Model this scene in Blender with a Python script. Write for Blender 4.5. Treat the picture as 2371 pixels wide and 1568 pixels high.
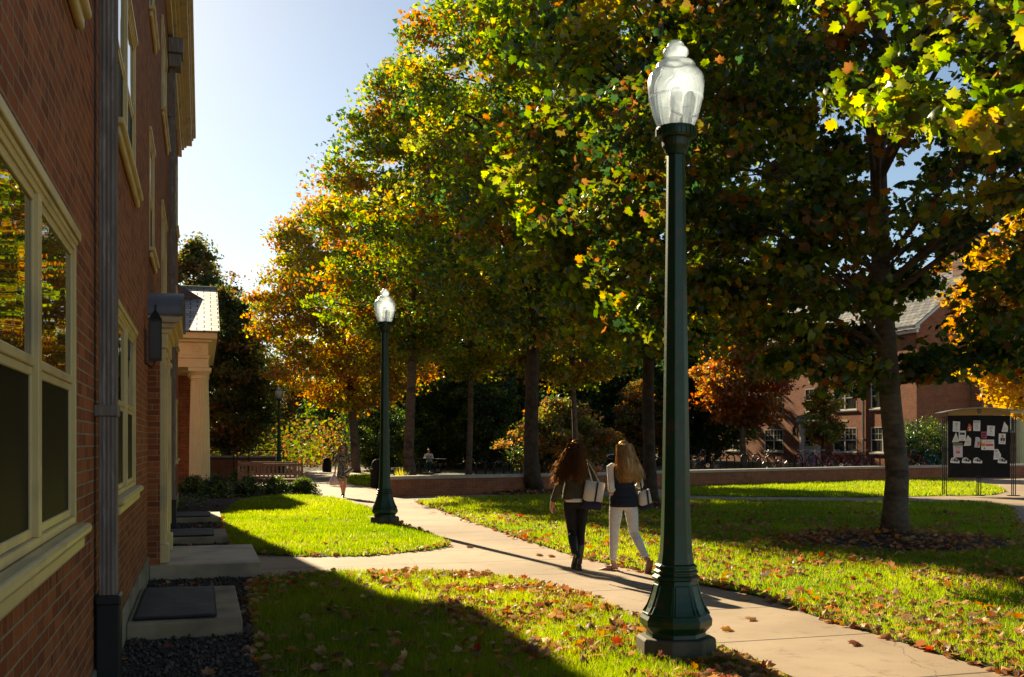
import bpy, bmesh, math, random
import numpy as np
from mathutils import Vector, Matrix
R = math.radians
random.seed(7)
for o in list(bpy.data.objects): bpy.data.objects.remove(o)
SC = bpy.context.scene
COL = SC.collection

# ------------------------------------------------------------------ camera, sky, sun, exposure
EYE, FOC, HOR, CX = 1.65, 2442.0, 1024.0, 1185.5      # eye height; focal length, horizon and centre in a 2371 px wide picture
cam = bpy.data.cameras.new('camera'); camo = bpy.data.objects.new('camera', cam); COL.objects.link(camo)
camo.location = (0, 0, EYE); camo.rotation_euler = (R(90), 0, 0)
cam.sensor_width = 36; cam.lens = 36*1.03; cam.shift_y = 0.1015; cam.clip_end = 2000; cam.clip_start = 0.05
SC.camera = camo
SUN_EL, SUN_AZ = 26.0, 24.0                            # azimuth counted to the left of +Y
w = bpy.data.worlds.new('World'); SC.world = w; w.use_nodes = True
nt = w.node_tree; nt.nodes.clear()
sky = nt.nodes.new('ShaderNodeTexSky'); sky.sky_type = 'NISHITA'; sky.sun_disc = False
sky.sun_elevation = R(SUN_EL); sky.sun_rotation = R(-SUN_AZ); sky.altitude = 200; sky.air_density = 0.9; sky.dust_density = 0.28; sky.ozone_density = 1.0
bg = nt.nodes.new('ShaderNodeBackground'); bg.inputs[1].default_value = 0.051
ow = nt.nodes.new('ShaderNodeOutputWorld')
nt.links.new(sky.outputs[0], bg.inputs[0]); nt.links.new(bg.outputs[0], ow.inputs[0])
sl = bpy.data.lights.new('sun', 'SUN'); sl.energy = 5.0; sl.angle = R(0.5); sl.color = (1.0, 0.83, 0.58)
so = bpy.data.objects.new('sun', sl); COL.objects.link(so)
sd = Vector((-math.sin(R(SUN_AZ))*math.cos(R(SUN_EL)), math.cos(R(SUN_AZ))*math.cos(R(SUN_EL)), math.sin(R(SUN_EL))))
so.rotation_euler = sd.to_track_quat('Z', 'Y').to_euler(); so.location = (0, 0, 60)
SC.view_settings.view_transform = 'Standard'; SC.view_settings.look = 'None'
SC.view_settings.exposure = 1.27; SC.view_settings.gamma = 1.0
SC.view_settings.use_white_balance = True; SC.view_settings.white_balance_temperature = 6850; SC.view_settings.white_balance_tint = 6
SC.render.engine = 'CYCLES'
SC.cycles.max_bounces = 7; SC.cycles.transparent_max_bounces = 10; SC.cycles.transmission_bounces = 5
SC.cycles.diffuse_bounces = 4; SC.cycles.glossy_bounces = 3

def G(px, py, z=0.0):                                  # ground point seen at a picture position
    Y = (EYE-z)*FOC/(py-HOR); return ((px-CX)/FOC*Y, Y, z)
def XY(px, Y): return (px-CX)/FOC*Y

# ------------------------------------------------------------------ object helpers
def tag(o, label=None, cat=None, group=None, kind=None):
    if label: o['label'] = label
    if cat: o['category'] = cat
    if group: o['group'] = group
    if kind: o['kind'] = kind
    return o
def thing(name, label, cat, loc=(0,0,0), rz=0, group=None):
    o = bpy.data.objects.new(name, None); COL.objects.link(o); o.location = loc; o.rotation_euler = (0,0,rz); o.empty_display_size = .2
    return tag(o, label, cat, group)
def copy_tree(o, parent=None):
    c = o.copy(); COL.objects.link(c); c.parent = parent
    for ch in list(o.children): copy_tree(ch, c)
    return c
def link(name, me, mats, parent=None, loc=(0,0,0), smooth=False):
    o = bpy.data.objects.new(name, me); COL.objects.link(o)
    if not isinstance(mats, (list, tuple)): mats = [mats]
    for m in mats: me.materials.append(m)
    if smooth and len(me.polygons): me.polygons.foreach_set('use_smooth', [True]*len(me.polygons))
    o.parent = parent; o.location = loc
    return o
def array_mesh(name, V, F, col=None):                  # V (n,3), F (m,3|4), col (n,3)
    me = bpy.data.meshes.new(name); V = np.asarray(V, np.float32); F = np.asarray(F, np.int32); k = F.shape[1]
    me.vertices.add(len(V)); me.vertices.foreach_set('co', V.ravel())
    me.loops.add(F.size); me.loops.foreach_set('vertex_index', F.ravel())
    me.polygons.add(len(F)); me.polygons.foreach_set('loop_start', np.arange(0, F.size, k, dtype=np.int32))
    try: me.polygons.foreach_set('loop_total', np.full(len(F), k, np.int32))
    except Exception: pass
    me.update(calc_edges=True)
    if col is not None:
        a = me.color_attributes.new('Col', 'FLOAT_COLOR', 'POINT')
        c = np.ones((len(V), 4), np.float32); c[:, :3] = col; a.data.foreach_set('color', c.ravel())
    return me
def ring_frame(d):
    d = Vector(d).normalized(); up = Vector((0,0,1)) if abs(d.z) < .95 else Vector((0,1,0))
    a = d.cross(up).normalized(); return a, a.cross(d).normalized()
class MB:
    def __init__(s): s.v = []; s.f = []; s.mi = []; s.m = 0
    def face(s, *idx): s.f.append(tuple(idx)); s.mi.append(s.m)
    def poly(s, pts):
        b = len(s.v); s.v += [tuple(p) for p in pts]; s.face(*range(b, b+len(pts)))
    def box(s, x0, x1, y0, y1, z0, z1):
        x0, x1 = min(x0,x1), max(x0,x1); y0, y1 = min(y0,y1), max(y0,y1); z0, z1 = min(z0,z1), max(z0,z1)
        b = len(s.v)
        s.v += [(x0,y0,z0),(x1,y0,z0),(x1,y1,z0),(x0,y1,z0),(x0,y0,z1),(x1,y0,z1),(x1,y1,z1),(x0,y1,z1)]
        for q in ((0,3,2,1),(4,5,6,7),(0,1,5,4),(1,2,6,5),(2,3,7,6),(3,0,4,7)): s.face(*[b+i for i in q])
        return s
    def obox(s, c, ax, ay, az, hx, hy, hz):            # oriented box
        b = len(s.v); c = Vector(c); ax, ay, az = Vector(ax), Vector(ay), Vector(az)
        for k in ((-1,-1,-1),(1,-1,-1),(1,1,-1),(-1,1,-1),(-1,-1,1),(1,-1,1),(1,1,1),(-1,1,1)):
            s.v.append(tuple(c+ax*hx*k[0]+ay*hy*k[1]+az*hz*k[2]))
        for q in ((0,3,2,1),(4,5,6,7),(0,1,5,4),(1,2,6,5),(2,3,7,6),(3,0,4,7)): s.face(*[b+i for i in q])
    def tube(s, pts, rad, n=10, flat=1.0, cap=True, rnd=False):
        pts = [Vector(p) for p in pts]
        if not hasattr(rad, '__len__'): rad = [rad]*len(pts)
        if rnd:                                         # rounded ends
            a, b2 = pts[0]-(pts[1]-pts[0]).normalized()*rad[0]*.7, pts[-1]+(pts[-1]-pts[-2]).normalized()*rad[-1]*.7
            pts = [a]+pts+[b2]; rad = [rad[0]*.45]+list(rad)+[rad[-1]*.45]
        b = len(s.v); a0 = None
        for i, p in enumerate(pts):
            d = (pts[min(i+1, len(pts)-1)]-pts[max(i-1, 0)])
            if d.length < 1e-9: d = Vector((0,0,1))
            if a0 is None: a, c = ring_frame(d)
            else:
                d.normalize(); a = (a0-d*a0.dot(d))
                a = a.normalized() if a.length > 1e-6 else ring_frame(d)[0]
                c = a.cross(d).normalized()
            a0 = a
            for k in range(n):
                t = 2*math.pi*k/n; s.v.append(tuple(p+a*math.cos(t)*rad[i]+c*math.sin(t)*rad[i]*flat))
        for i in range(len(pts)-1):
            for k in range(n): s.face(b+i*n+k, b+i*n+(k+1)%n, b+(i+1)*n+(k+1)%n, b+(i+1)*n+k)
        if cap:
            s.face(*[b+k for k in range(n)][::-1]); s.face(*[b+(len(pts)-1)*n+k for k in range(n)])
        return s
    def rings(s, rs, n=16, cap=True):                   # horizontal ellipses (cx,cy,cz,rx,ry)
        b = len(s.v)
        for cx, cy, cz, rx, ry in rs:
            for k in range(n):
                t = 2*math.pi*k/n; s.v.append((cx+rx*math.cos(t), cy+ry*math.sin(t), cz))
        for i in range(len(rs)-1):
            for k in range(n): s.face(b+i*n+k, b+i*n+(k+1)%n, b+(i+1)*n+(k+1)%n, b+(i+1)*n+k)
        if cap:
            s.face(*[b+k for k in range(n)][::-1]); s.face(*[b+(len(rs)-1)*n+k for k in range(n)])
        return s
    def lathe(s, prof, n=32, c=(0,0), rot=0, cap=True):  # prof (r,z) going up
        b = len(s.v)
        for r, z in prof:
            for k in range(n):
                t = rot+2*math.pi*k/n; s.v.append((c[0]+r*math.cos(t), c[1]+r*math.sin(t), z))
        for i in range(len(prof)-1):
            for k in range(n): s.face(b+i*n+k, b+i*n+(k+1)%n, b+(i+1)*n+(k+1)%n, b+(i+1)*n+k)
        if cap:
            s.face(*[b+k for k in range(n)][::-1]); s.face(*[b+(len(prof)-1)*n+k for k in range(n)])
        return s
    def ball(s, c, r, sz=1.0, n=12, m=7):
        rs = []
        for j in range(m+1):
            t = math.pi*(j/m-.5); t = max(-1.5, min(1.5, t))
            rs.append((c[0], c[1], c[2]+r*sz*math.sin(t), r*math.cos(t), r*math.cos(t)))
        return s.rings(rs, n)
    def prism(s, pts, z0, z1):                           # vertical prism from an outline
        b = len(s.v); n = len(pts)
        s.v += [(p[0], p[1], z0) for p in pts]+[(p[0], p[1], z1) for p in pts]
        s.face(*[b+k for k in range(n)][::-1]); s.face(*[b+n+k for k in range(n)])
        for k in range(n): s.face(b+k, b+(k+1)%n, b+n+(k+1)%n, b+n+k)
        return s
    def mesh(s, name, fix=True):
        me = bpy.data.meshes.new(name); me.from_pydata(s.v, [], s.f)
        if any(s.mi): me.polygons.foreach_set('material_index', s.mi)
        if fix:
            bm = bmesh.new(); bm.from_mesh(me); bmesh.ops.recalc_face_normals(bm, faces=bm.faces); bm.to_mesh(me); bm.free()
        me.update(); return me
    def build(s, name, mats, parent=None, loc=(0,0,0), bevel=0, smooth=False, seg=2, auto=None):
        o = link(name, s.mesh(name), mats, parent, loc, smooth)
        if bevel:
            m = o.modifiers.new('bevel', 'BEVEL'); m.width = bevel; m.segments = seg; m.limit_method = 'ANGLE'; m.angle_limit = R(40)
        if auto:
            for p in o.data.polygons: p.use_smooth = True
            es = o.data
            bm = bmesh.new(); bm.from_mesh(es)
            for e in bm.edges:
                if len(e.link_faces) == 2 and e.calc_face_angle(0) > R(auto): e.smooth = False
            bm.to_mesh(es); bm.free()
        return o
def remesh(name, mb, voxel, mat, parent=None, smooth=4, disp=None):
    me = mb.mesh('tmp'); o = bpy.data.objects.new('tmp', me); COL.objects.link(o)
    m = o.modifiers.new('r', 'REMESH'); m.mode = 'VOXEL'; m.voxel_size = voxel; m.use_smooth_shade = True
    if smooth: q = o.modifiers.new('s', 'SMOOTH'); q.iterations = smooth; q.factor = .5
    dg = bpy.context.evaluated_depsgraph_get(); ne = bpy.data.meshes.new_from_object(o.evaluated_get(dg))
    bpy.data.objects.remove(o); ne.name = name; ne.materials.clear()
    return link(name, ne, mat, parent, smooth=True)

# ------------------------------------------------------------------ materials
def newmat(name):
    m = bpy.data.materials.new(name); m.use_nodes = True; t = m.node_tree
    return m, t, t.nodes['Principled BSDF'], t.nodes['Material Output']
def N(t, kind, **kw):
    n = t.nodes.new(kind)
    for k, v in kw.items():
        if k.startswith('i_'):
            key = k[2:]; key = int(key) if key.isdigit() else key.replace('_', ' ')
            n.inputs[key].default_value = v
        else: setattr(n, k, v)
    return n
def c4(c): return (c[0], c[1], c[2], 1)
def mixc(t, fac, a, b, mode='MIX'):
    n = t.nodes.new('ShaderNodeMix'); n.data_type = 'RGBA'; n.blend_type = mode
    for sock, val in ((n.inputs[0], fac), (n.inputs[6], a), (n.inputs[7], b)):
        if hasattr(val, 'links') or hasattr(val, 'is_linked'): t.links.new(val, sock)
        elif hasattr(val, '__len__'): sock.default_value = c4(val)
        else: sock.default_value = val
    return n.outputs[2]
def ramp(t, src, a, b):
    n = t.nodes.new('ShaderNodeMapRange'); n.inputs[1].default_value = a; n.inputs[2].default_value = b
    t.links.new(src, n.inputs[0]); return n.outputs[0]
def noisy(name, c1, c2, scale=4, rough=.7, bump=.2, bscale=30, dist=.01, c3=None, s3=1.2, metal=0, spec=.4, stretch=None):
    m, t, p, o = newmat(name); tc = N(t, 'ShaderNodeTexCoord'); src = tc.outputs['Object']
    if stretch:
        mp = N(t, 'ShaderNodeMapping'); mp.inputs['Scale'].default_value = stretch; t.links.new(src, mp.inputs[0]); src = mp.outputs[0]
    n1 = N(t, 'ShaderNodeTexNoise', i_Scale=scale, i_Detail=6.0, i_Roughness=.6); t.links.new(src, n1.inputs['Vector'])
    c = mixc(t, ramp(t, n1.outputs[0], .35, .65), c1, c2)
    if c3:
        n3 = N(t, 'ShaderNodeTexNoise', i_Scale=s3, i_Detail=5.0); t.links.new(src, n3.inputs['Vector'])
        c = mixc(t, ramp(t, n3.outputs[0], .52, .68), c, c3)
    t.links.new(c, p.inputs['Base Color']); p.inputs['Roughness'].default_value = rough; p.inputs['Metallic'].default_value = metal
    p.inputs['Specular IOR Level'].default_value = spec
    if bump:
        n2 = N(t, 'ShaderNodeTexNoise', i_Scale=bscale, i_Detail=5.0); t.links.new(src, n2.inputs['Vector'])
        b = N(t, 'ShaderNodeBump', i_Strength=bump, i_Distance=dist); t.links.new(n2.outputs[0], b.inputs['Height']); t.links.new(b.outputs[0], p.inputs['Normal'])
    return m
def brick(name, axis, c1=(.52,.155,.050), c2=(.25,.062,.024), mortar=(.44,.335,.20), ms=.0065):
    m, t, p, o = newmat(name); tc = N(t, 'ShaderNodeTexCoord'); sp = N(t, 'ShaderNodeSeparateXYZ'); cb = N(t, 'ShaderNodeCombineXYZ')
    t.links.new(tc.outputs['Object'], sp.inputs[0])
    wob = N(t, 'ShaderNodeTexNoise', i_Scale=9.0, i_Detail=3.0); t.links.new(tc.outputs['Object'], wob.inputs['Vector'])
    wm = N(t, 'ShaderNodeMath', operation='MULTIPLY_ADD'); t.links.new(wob.outputs[0], wm.inputs[0]); wm.inputs[1].default_value = .006; t.links.new(sp.outputs['Z'], wm.inputs[2])
    t.links.new(sp.outputs[axis], cb.inputs[0]); t.links.new(wm.outputs[0], cb.inputs[1])
    b = N(t, 'ShaderNodeTexBrick'); t.links.new(cb.outputs[0], b.inputs['Vector']); b.offset = .5; b.squash = .5; b.squash_frequency = 5
    b.inputs['Scale'].default_value = 1; b.inputs['Brick Width'].default_value = .215; b.inputs['Row Height'].default_value = .068
    b.inputs['Mortar Size'].default_value = ms; b.inputs['Mortar Smooth'].default_value = .3; b.inputs['Bias'].default_value = -.1
    b.inputs['Color1'].default_value = c4(c1); b.inputs['Color2'].default_value = c4(c2); b.inputs['Mortar'].default_value = c4(mortar)
    n1 = N(t, 'ShaderNodeTexNoise', i_Scale=2.2, i_Detail=8.0, i_Roughness=.65); t.links.new(tc.outputs['Object'], n1.inputs['Vector'])
    c = mixc(t, ramp(t, n1.outputs[0], .3, .75), (1.12,1.08,1.0), (.68,.66,.66)); c = mixc(t, 1.0, b.outputs['Color'], c, 'MULTIPLY')
    n4 = N(t, 'ShaderNodeTexNoise', i_Scale=38.0, i_Detail=4.0); t.links.new(tc.outputs['Object'], n4.inputs['Vector'])
    c = mixc(t, ramp(t, n4.outputs[0], .35, .8), c, (.12,.07,.05)) if False else mixc(t, .35, c, mixc(t, 1.0, c, n4.outputs[0], 'MULTIPLY'))
    t.links.new(c, p.inputs['Base Color']); p.inputs['Roughness'].default_value = .85; p.inputs['Specular IOR Level'].default_value = .25
    ad = N(t, 'ShaderNodeMath', operation='MULTIPLY_ADD'); t.links.new(b.outputs['Fac'], ad.inputs[0]); ad.inputs[1].default_value = -1; t.links.new(n4.outputs[0], ad.inputs[2])
    bp = N(t, 'ShaderNodeBump', i_Strength=.8, i_Distance=.008); t.links.new(ad.outputs[0], bp.inputs['Height']); t.links.new(bp.outputs[0], p.inputs['Normal'])
    return m
def leafmat(name, trans=.5, gloss=.08, rough=.4, gain=1.0):
    m, t, p, o = newmat(name); t.nodes.remove(p)
    at = N(t, 'ShaderNodeAttribute', attribute_name='Col')
    d = N(t, 'ShaderNodeBsdfDiffuse'); tr = N(t, 'ShaderNodeBsdfTranslucent'); g = N(t, 'ShaderNodeBsdfGlossy'); g.inputs['Roughness'].default_value = rough
    g.inputs['Color'].default_value = (.8,.85,.8,1)
    t.links.new(at.outputs['Color'], d.inputs[0])
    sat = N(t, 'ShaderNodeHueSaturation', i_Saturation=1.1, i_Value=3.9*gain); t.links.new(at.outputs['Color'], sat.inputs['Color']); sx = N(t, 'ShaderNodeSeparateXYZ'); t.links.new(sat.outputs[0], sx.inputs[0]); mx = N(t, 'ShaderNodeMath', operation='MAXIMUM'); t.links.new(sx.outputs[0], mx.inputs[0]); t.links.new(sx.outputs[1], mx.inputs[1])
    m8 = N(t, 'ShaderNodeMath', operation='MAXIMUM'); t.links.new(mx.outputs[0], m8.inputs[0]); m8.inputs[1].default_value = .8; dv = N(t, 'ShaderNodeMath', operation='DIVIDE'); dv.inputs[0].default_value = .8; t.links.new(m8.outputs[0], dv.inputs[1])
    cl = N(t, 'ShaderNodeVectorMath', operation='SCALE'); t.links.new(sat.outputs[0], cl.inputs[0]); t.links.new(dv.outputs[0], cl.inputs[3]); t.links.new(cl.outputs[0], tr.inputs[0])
    a = N(t, 'ShaderNodeMixShader', i_0=trans); t.links.new(d.outputs[0], a.inputs[1]); t.links.new(tr.outputs[0], a.inputs[2])
    b = N(t, 'ShaderNodeMixShader', i_0=gloss); t.links.new(a.outputs[0], b.inputs[1]); t.links.new(g.outputs[0], b.inputs[2])
    t.links.new(b.outputs[0], o.inputs[0]); return m
def plain(name, c, rough=.5, metal=0, spec=.5, coat=0):
    m, t, p, o = newmat(name); p.inputs['Base Color'].default_value = c4(c); p.inputs['Roughness'].default_value = rough
    p.inputs['Metallic'].default_value = metal; p.inputs['Specular IOR Level'].default_value = spec; p.inputs['Coat Weight'].default_value = coat
    return m
def glass_front(name, c=(.012,.014,.012), rough=.015):
    m, t, p, o = newmat(name); p.inputs['Base Color'].default_value = c4(c); p.inputs['Roughness'].default_value = rough
    p.inputs['Specular IOR Level'].default_value = 1.0; p.inputs['IOR'].default_value = 1.7
    tc = N(t, 'ShaderNodeTexCoord'); n = N(t, 'ShaderNodeTexNoise', i_Scale=2.6, i_Detail=1.0); t.links.new(tc.outputs['Object'], n.inputs['Vector'])
    b = N(t, 'ShaderNodeBump', i_Strength=.35, i_Distance=.006); t.links.new(n.outputs[0], b.inputs['Height']); t.links.new(b.outputs[0], p.inputs['Normal'])
    return m

M = {}
M['brick_y'] = brick('brick_along_y', 'Y'); M['brick_x'] = brick('brick_along_x', 'X')
M['brick_far_y'] = brick('brick_far_y', 'Y', (.52,.185,.085), (.38,.12,.06), (.48,.36,.26), .005)
M['brick_far_x'] = brick('brick_far_x', 'X', (.52,.185,.085), (.38,.12,.06), (.48,.36,.26), .005)
M['cream'] = noisy('cream_paint', (.76,.59,.27), (.68,.52,.23), 3, .38, .12, 12, .004, (.50,.39,.21), 2.0)
M['cream_white'] = noisy('pale_paint', (.85,.75,.40), (.79,.69,.36), 3, .4, .08, 12, .004)
M['concrete'] = noisy('weathered_concrete', (.42,.33,.20), (.28,.21,.13), 3, .85, .5, 60, .004, (.16,.12,.08), 1.3)
M['stoop'] = noisy('stoop_concrete', (.50,.39,.25), (.38,.29,.18), 2.5, .6, .4, 70, .003, (.26,.21,.15), 1.6)
M['found'] = noisy('foundation_render', (.40,.34,.22), (.28,.24,.15), 1.5, .9, .3, 40, .004, (.16,.15,.09), 1.0)
M['coping'] = noisy('stone_coping', (.55,.48,.38), (.42,.36,.28), 3, .8, .4, 50, .004)
M['copper'] = noisy('weathered_downspout', (.25,.20,.165), (.17,.135,.11), 3, .55, .15, 20, .003, (.32,.28,.24), 5, .2, stretch=(6,6,1))
M['lead'] = noisy('lead_sheet', (.20,.20,.22), (.13,.13,.15), 4, .5, .15, 12, .004, (.10,.06,.04), 2.5)
M['black'] = noisy('black_metal', (.012,.012,.013), (.022,.021,.02), 8, .42, .1, 30, .002)
M['blackplastic'] = noisy('black_plastic', (.010,.0095,.009), (.016,.015,.014), 5, .75, .1, 30, .002, spec=.15)
M['mat'] = noisy('black_rubber_mat', (.014,.014,.016), (.026,.026,.028), 4, .7, .6, 5, .02)
M['leaf_shade'] = leafmat('shade_leaves', .48, .05, .4, .72)  # shade painted into the near maple: dimmer, less translucent leaf colour
def barkmat(name, c1, c2, c3):
    m, t, p, o = newmat(name); tc = N(t, 'ShaderNodeTexCoord')
    def nz(sc, st, det=6.0):
        mp = N(t, 'ShaderNodeMapping'); mp.inputs['Scale'].default_value = st; t.links.new(tc.outputs['Object'], mp.inputs[0]); n = N(t, 'ShaderNodeTexNoise', i_Scale=sc, i_Detail=det, i_Roughness=.65); t.links.new(mp.outputs[0], n.inputs['Vector']); return n.outputs[0]
    f = nz(16, (1,1,.22)); r_ = nz(3.2, (.7,.7,2.6), 4.0); g = nz(40, (1,1,1)); s_ = nz(1.3, (1,1,.6))
    c = mixc(t, ramp(t, f, .38, .62), c2, c1); c = mixc(t, ramp(t, r_, .60, .68), c, c3); c = mixc(t, ramp(t, s_, .55, .75), c, tuple(min(1, x*1.5) for x in c1)); t.links.new(c, p.inputs['Base Color']); p.inputs['Roughness'].default_value = .92; p.inputs['Specular IOR Level'].default_value = .2
    ad = N(t, 'ShaderNodeMath', operation='MULTIPLY_ADD'); t.links.new(g, ad.inputs[0]); ad.inputs[1].default_value = .35; t.links.new(f, ad.inputs[2])
    b = N(t, 'ShaderNodeBump', i_Strength=1.0, i_Distance=.05); t.links.new(ad.outputs[0], b.inputs['Height']); t.links.new(b.outputs[0], p.inputs['Normal']); return m
M['bark'] = barkmat('furrowed_bark', (.115,.078,.048), (.045,.028,.018), (.025,.017,.012)); M['bark_pale'] = barkmat('pale_furrowed_bark', (.17,.115,.07), (.07,.045,.027), (.035,.025,.018))
M['pane_far'] = noisy('curtained_glass', (.10,.092,.082), (.02,.019,.018), 1.4, .12, 0, stretch=(5,5,.4), spec=.8); M['glass'] = glass_front('window_glass'); M['screen'] = noisy('insect_screen', (.006,.006,.005), (.010,.010,.008), 60, .5, .1, 200, .001, spec=.06)
M['curtain'] = noisy('curtain', (.28,.24,.16), (.12,.10,.07), 3, .8, 0, stretch=(1,14,.2))
M['trim_white'] = noisy('trim_white', (.80,.76,.66), (.72,.68,.58), 3, .4, .08, 12, .004)
M['green'] = noisy('green_lamp_paint', (.006,.042,.014), (.010,.050,.018), 6, .38, .35, 25, .003, (.055,.045,.02), 9.0, spec=.5)
M['plinth'] = noisy('lamp_plinth', (.13,.11,.07), (.09,.08,.055), 5, .75, .5, 50, .004, (.04,.06,.03), 3)
M['asphaltroof'] = noisy('dark_roof', (.10,.10,.105), (.06,.06,.065), 6, .8, .5, 30, .01)
M['bark'] = noisy('tree_bark', (.10,.068,.042), (.05,.032,.02), 5, .9, .8, 14, .025, (.035,.024,.016), 1.6, stretch=(1.4,1.4,1.5))
M['bark_pale'] = noisy('pale_bark', (.17,.125,.085), (.10,.07,.048), 6, .9, .7, 18, .02, (.045,.032,.022), 1.5, stretch=(1,1,2.2))
M['leaf'] = leafmat('tree_leaves', .58, .07, .42); M['leaf_dull'] = leafmat('far_leaves', .38, .04, .5, .8); M['leaf_gloss'] = leafmat('glossy_leaves', .3, .07, .38, .8)
M['grass'] = leafmat('grass_blades', .70, .02, .5, .92); M['litter'] = leafmat('fallen_leaves', .28, .04, .5, .75)
M['stones'] = leafmat('gravel_stones', 0.0, .04, .6, 1)
M['wood'] = noisy('weathered_teak', (.30,.18,.10), (.20,.12,.07), 6, .75, .4, 30, .004, (.36,.26,.17), 3, stretch=(1,6,6))
M['skin'] = noisy('skin', (.62,.33,.22), (.56,.28,.18), 8, .5, .05, 60, .001)
# slate and pavement materials
def slate_mat():
    m, t, p, o = newmat('slate_shingles'); tc = N(t, 'ShaderNodeTexCoord')
    b = N(t, 'ShaderNodeTexBrick'); t.links.new(tc.outputs['UV'], b.inputs['Vector'])
    b.inputs['Scale'].default_value = 1; b.inputs['Brick Width'].default_value = .46; b.inputs['Row Height'].default_value = .34; b.inputs['Mortar Size'].default_value = .016
    b.inputs['Color1'].default_value = (.26,.25,.22,1); b.inputs['Color2'].default_value = (.10,.095,.085,1); b.inputs['Mortar'].default_value = (.02,.02,.02,1)
    t.links.new(b.outputs['Color'], p.inputs['Base Color']); t.links.new(ramp(t, b.outputs['Fac'], -.9, 1.0), p.inputs['Roughness']); sg_ = N(t, 'ShaderNodeMapRange'); sg_.inputs[3].default_value = .2; sg_.inputs[4].default_value = 0; t.links.new(b.outputs['Fac'], sg_.inputs[0]); t.links.new(sg_.outputs[0], p.inputs['Specular IOR Level'])
    bp = N(t, 'ShaderNodeBump', i_Strength=1.0, i_Distance=.05); iv = N(t, 'ShaderNodeMath', operation='MULTIPLY'); iv.inputs[1].default_value = -1
    t.links.new(b.outputs['Fac'], iv.inputs[0]); t.links.new(iv.outputs[0], bp.inputs['Height']); t.links.new(bp.outputs[0], p.inputs['Normal']); return m
M['slate'] = slate_mat()
def pave_mat():
    m, t, p, o = newmat('concrete_path'); tc = N(t, 'ShaderNodeTexCoord')
    n1 = N(t, 'ShaderNodeTexNoise', i_Scale=1.1, i_Detail=8.0, i_Roughness=.6); n2 = N(t, 'ShaderNodeTexNoise', i_Scale=55.0, i_Detail=4.0); n3 = N(t, 'ShaderNodeTexNoise', i_Scale=.35, i_Detail=3.0)
    for n in (n1, n2, n3): t.links.new(tc.outputs['Object'], n.inputs['Vector'])
    c = mixc(t, ramp(t, n1.outputs[0], .3, .7), (.46,.345,.235), (.34,.255,.17)); c = mixc(t, ramp(t, n3.outputs[0], .45, .7), c, (.25,.175,.11))
    c = mixc(t, mixc(t, .5, (.35,.35,.35), n2.outputs[0]), c, (.22,.16,.11)) if False else c
    sp = N(t, 'ShaderNodeTexVoronoi', i_Scale=2.6); t.links.new(tc.outputs['Object'], sp.inputs['Vector'])
    c = mixc(t, ramp(t, sp.outputs['Distance'], .035, .02), c, (.14,.10,.07))
    mp = N(t, 'ShaderNodeMapping'); mp.inputs['Rotation'].default_value = (0,0,R(-17)); t.links.new(tc.outputs['Object'], mp.inputs[0])
    s = N(t, 'ShaderNodeSeparateXYZ'); t.links.new(mp.outputs[0], s.inputs[0])
    md = N(t, 'ShaderNodeMath', operation='PINGPONG'); t.links.new(s.outputs['Y'], md.inputs[0]); md.inputs[1].default_value = .78
    cr = N(t, 'ShaderNodeTexVoronoi', i_Scale=.23, feature='DISTANCE_TO_EDGE'); nd = N(t, 'ShaderNodeTexNoise', i_Scale=2.5, i_Detail=6.0); t.links.new(tc.outputs['Object'], nd.inputs['Vector']); va = N(t, 'ShaderNodeVectorMath', operation='MULTIPLY_ADD'); t.links.new(nd.outputs[1], va.inputs[0]); va.inputs[1].default_value = (.5,.5,.5); t.links.new(tc.outputs['Object'], va.inputs[2]); t.links.new(va.outputs[0], cr.inputs['Vector'])
    c = mixc(t, ramp(t, cr.outputs['Distance'], .0016, .0003), c, (.18,.13,.085))
    st = N(t, 'ShaderNodeTexNoise', i_Scale=4.0, i_Detail=7.0, i_Roughness=.7); t.links.new(tc.outputs['Object'], st.inputs['Vector']); c = mixc(t, ramp(t, st.outputs[0], .56, .72), c, (.22,.155,.10))
    c = mixc(t, ramp(t, md.outputs[0], .020, .008), c, (.05,.035,.022))
    t.links.new(c, p.inputs['Base Color']); p.inputs['Roughness'].default_value = .8; p.inputs['Specular IOR Level'].default_value = .3
    b = N(t, 'ShaderNodeBump', i_Strength=.5, i_Distance=.004); t.links.new(n2.outputs[0], b.inputs['Height']); t.links.new(b.outputs[0], p.inputs['Normal']); return m
M['path'] = pave_mat()
M['lawn'] = noisy('lawn_soil', (.035,.05,.010), (.022,.03,.010), 3, .95, .8, 40, .02, (.09,.07,.03), .8)
M['mulch'] = noisy('mulch', (.07,.035,.02), (.03,.016,.01), 14, .95, 1.0, 40, .03)
M['forest'] = noisy('forest_floor', (.085,.06,.025), (.05,.055,.018), 1.2, .95, .8, 8, .05)
M['gravelbed'] = noisy('gravel_bed', (.06,.046,.034), (.028,.021,.015), 25, .95, 1.0, 40, .03)

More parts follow.
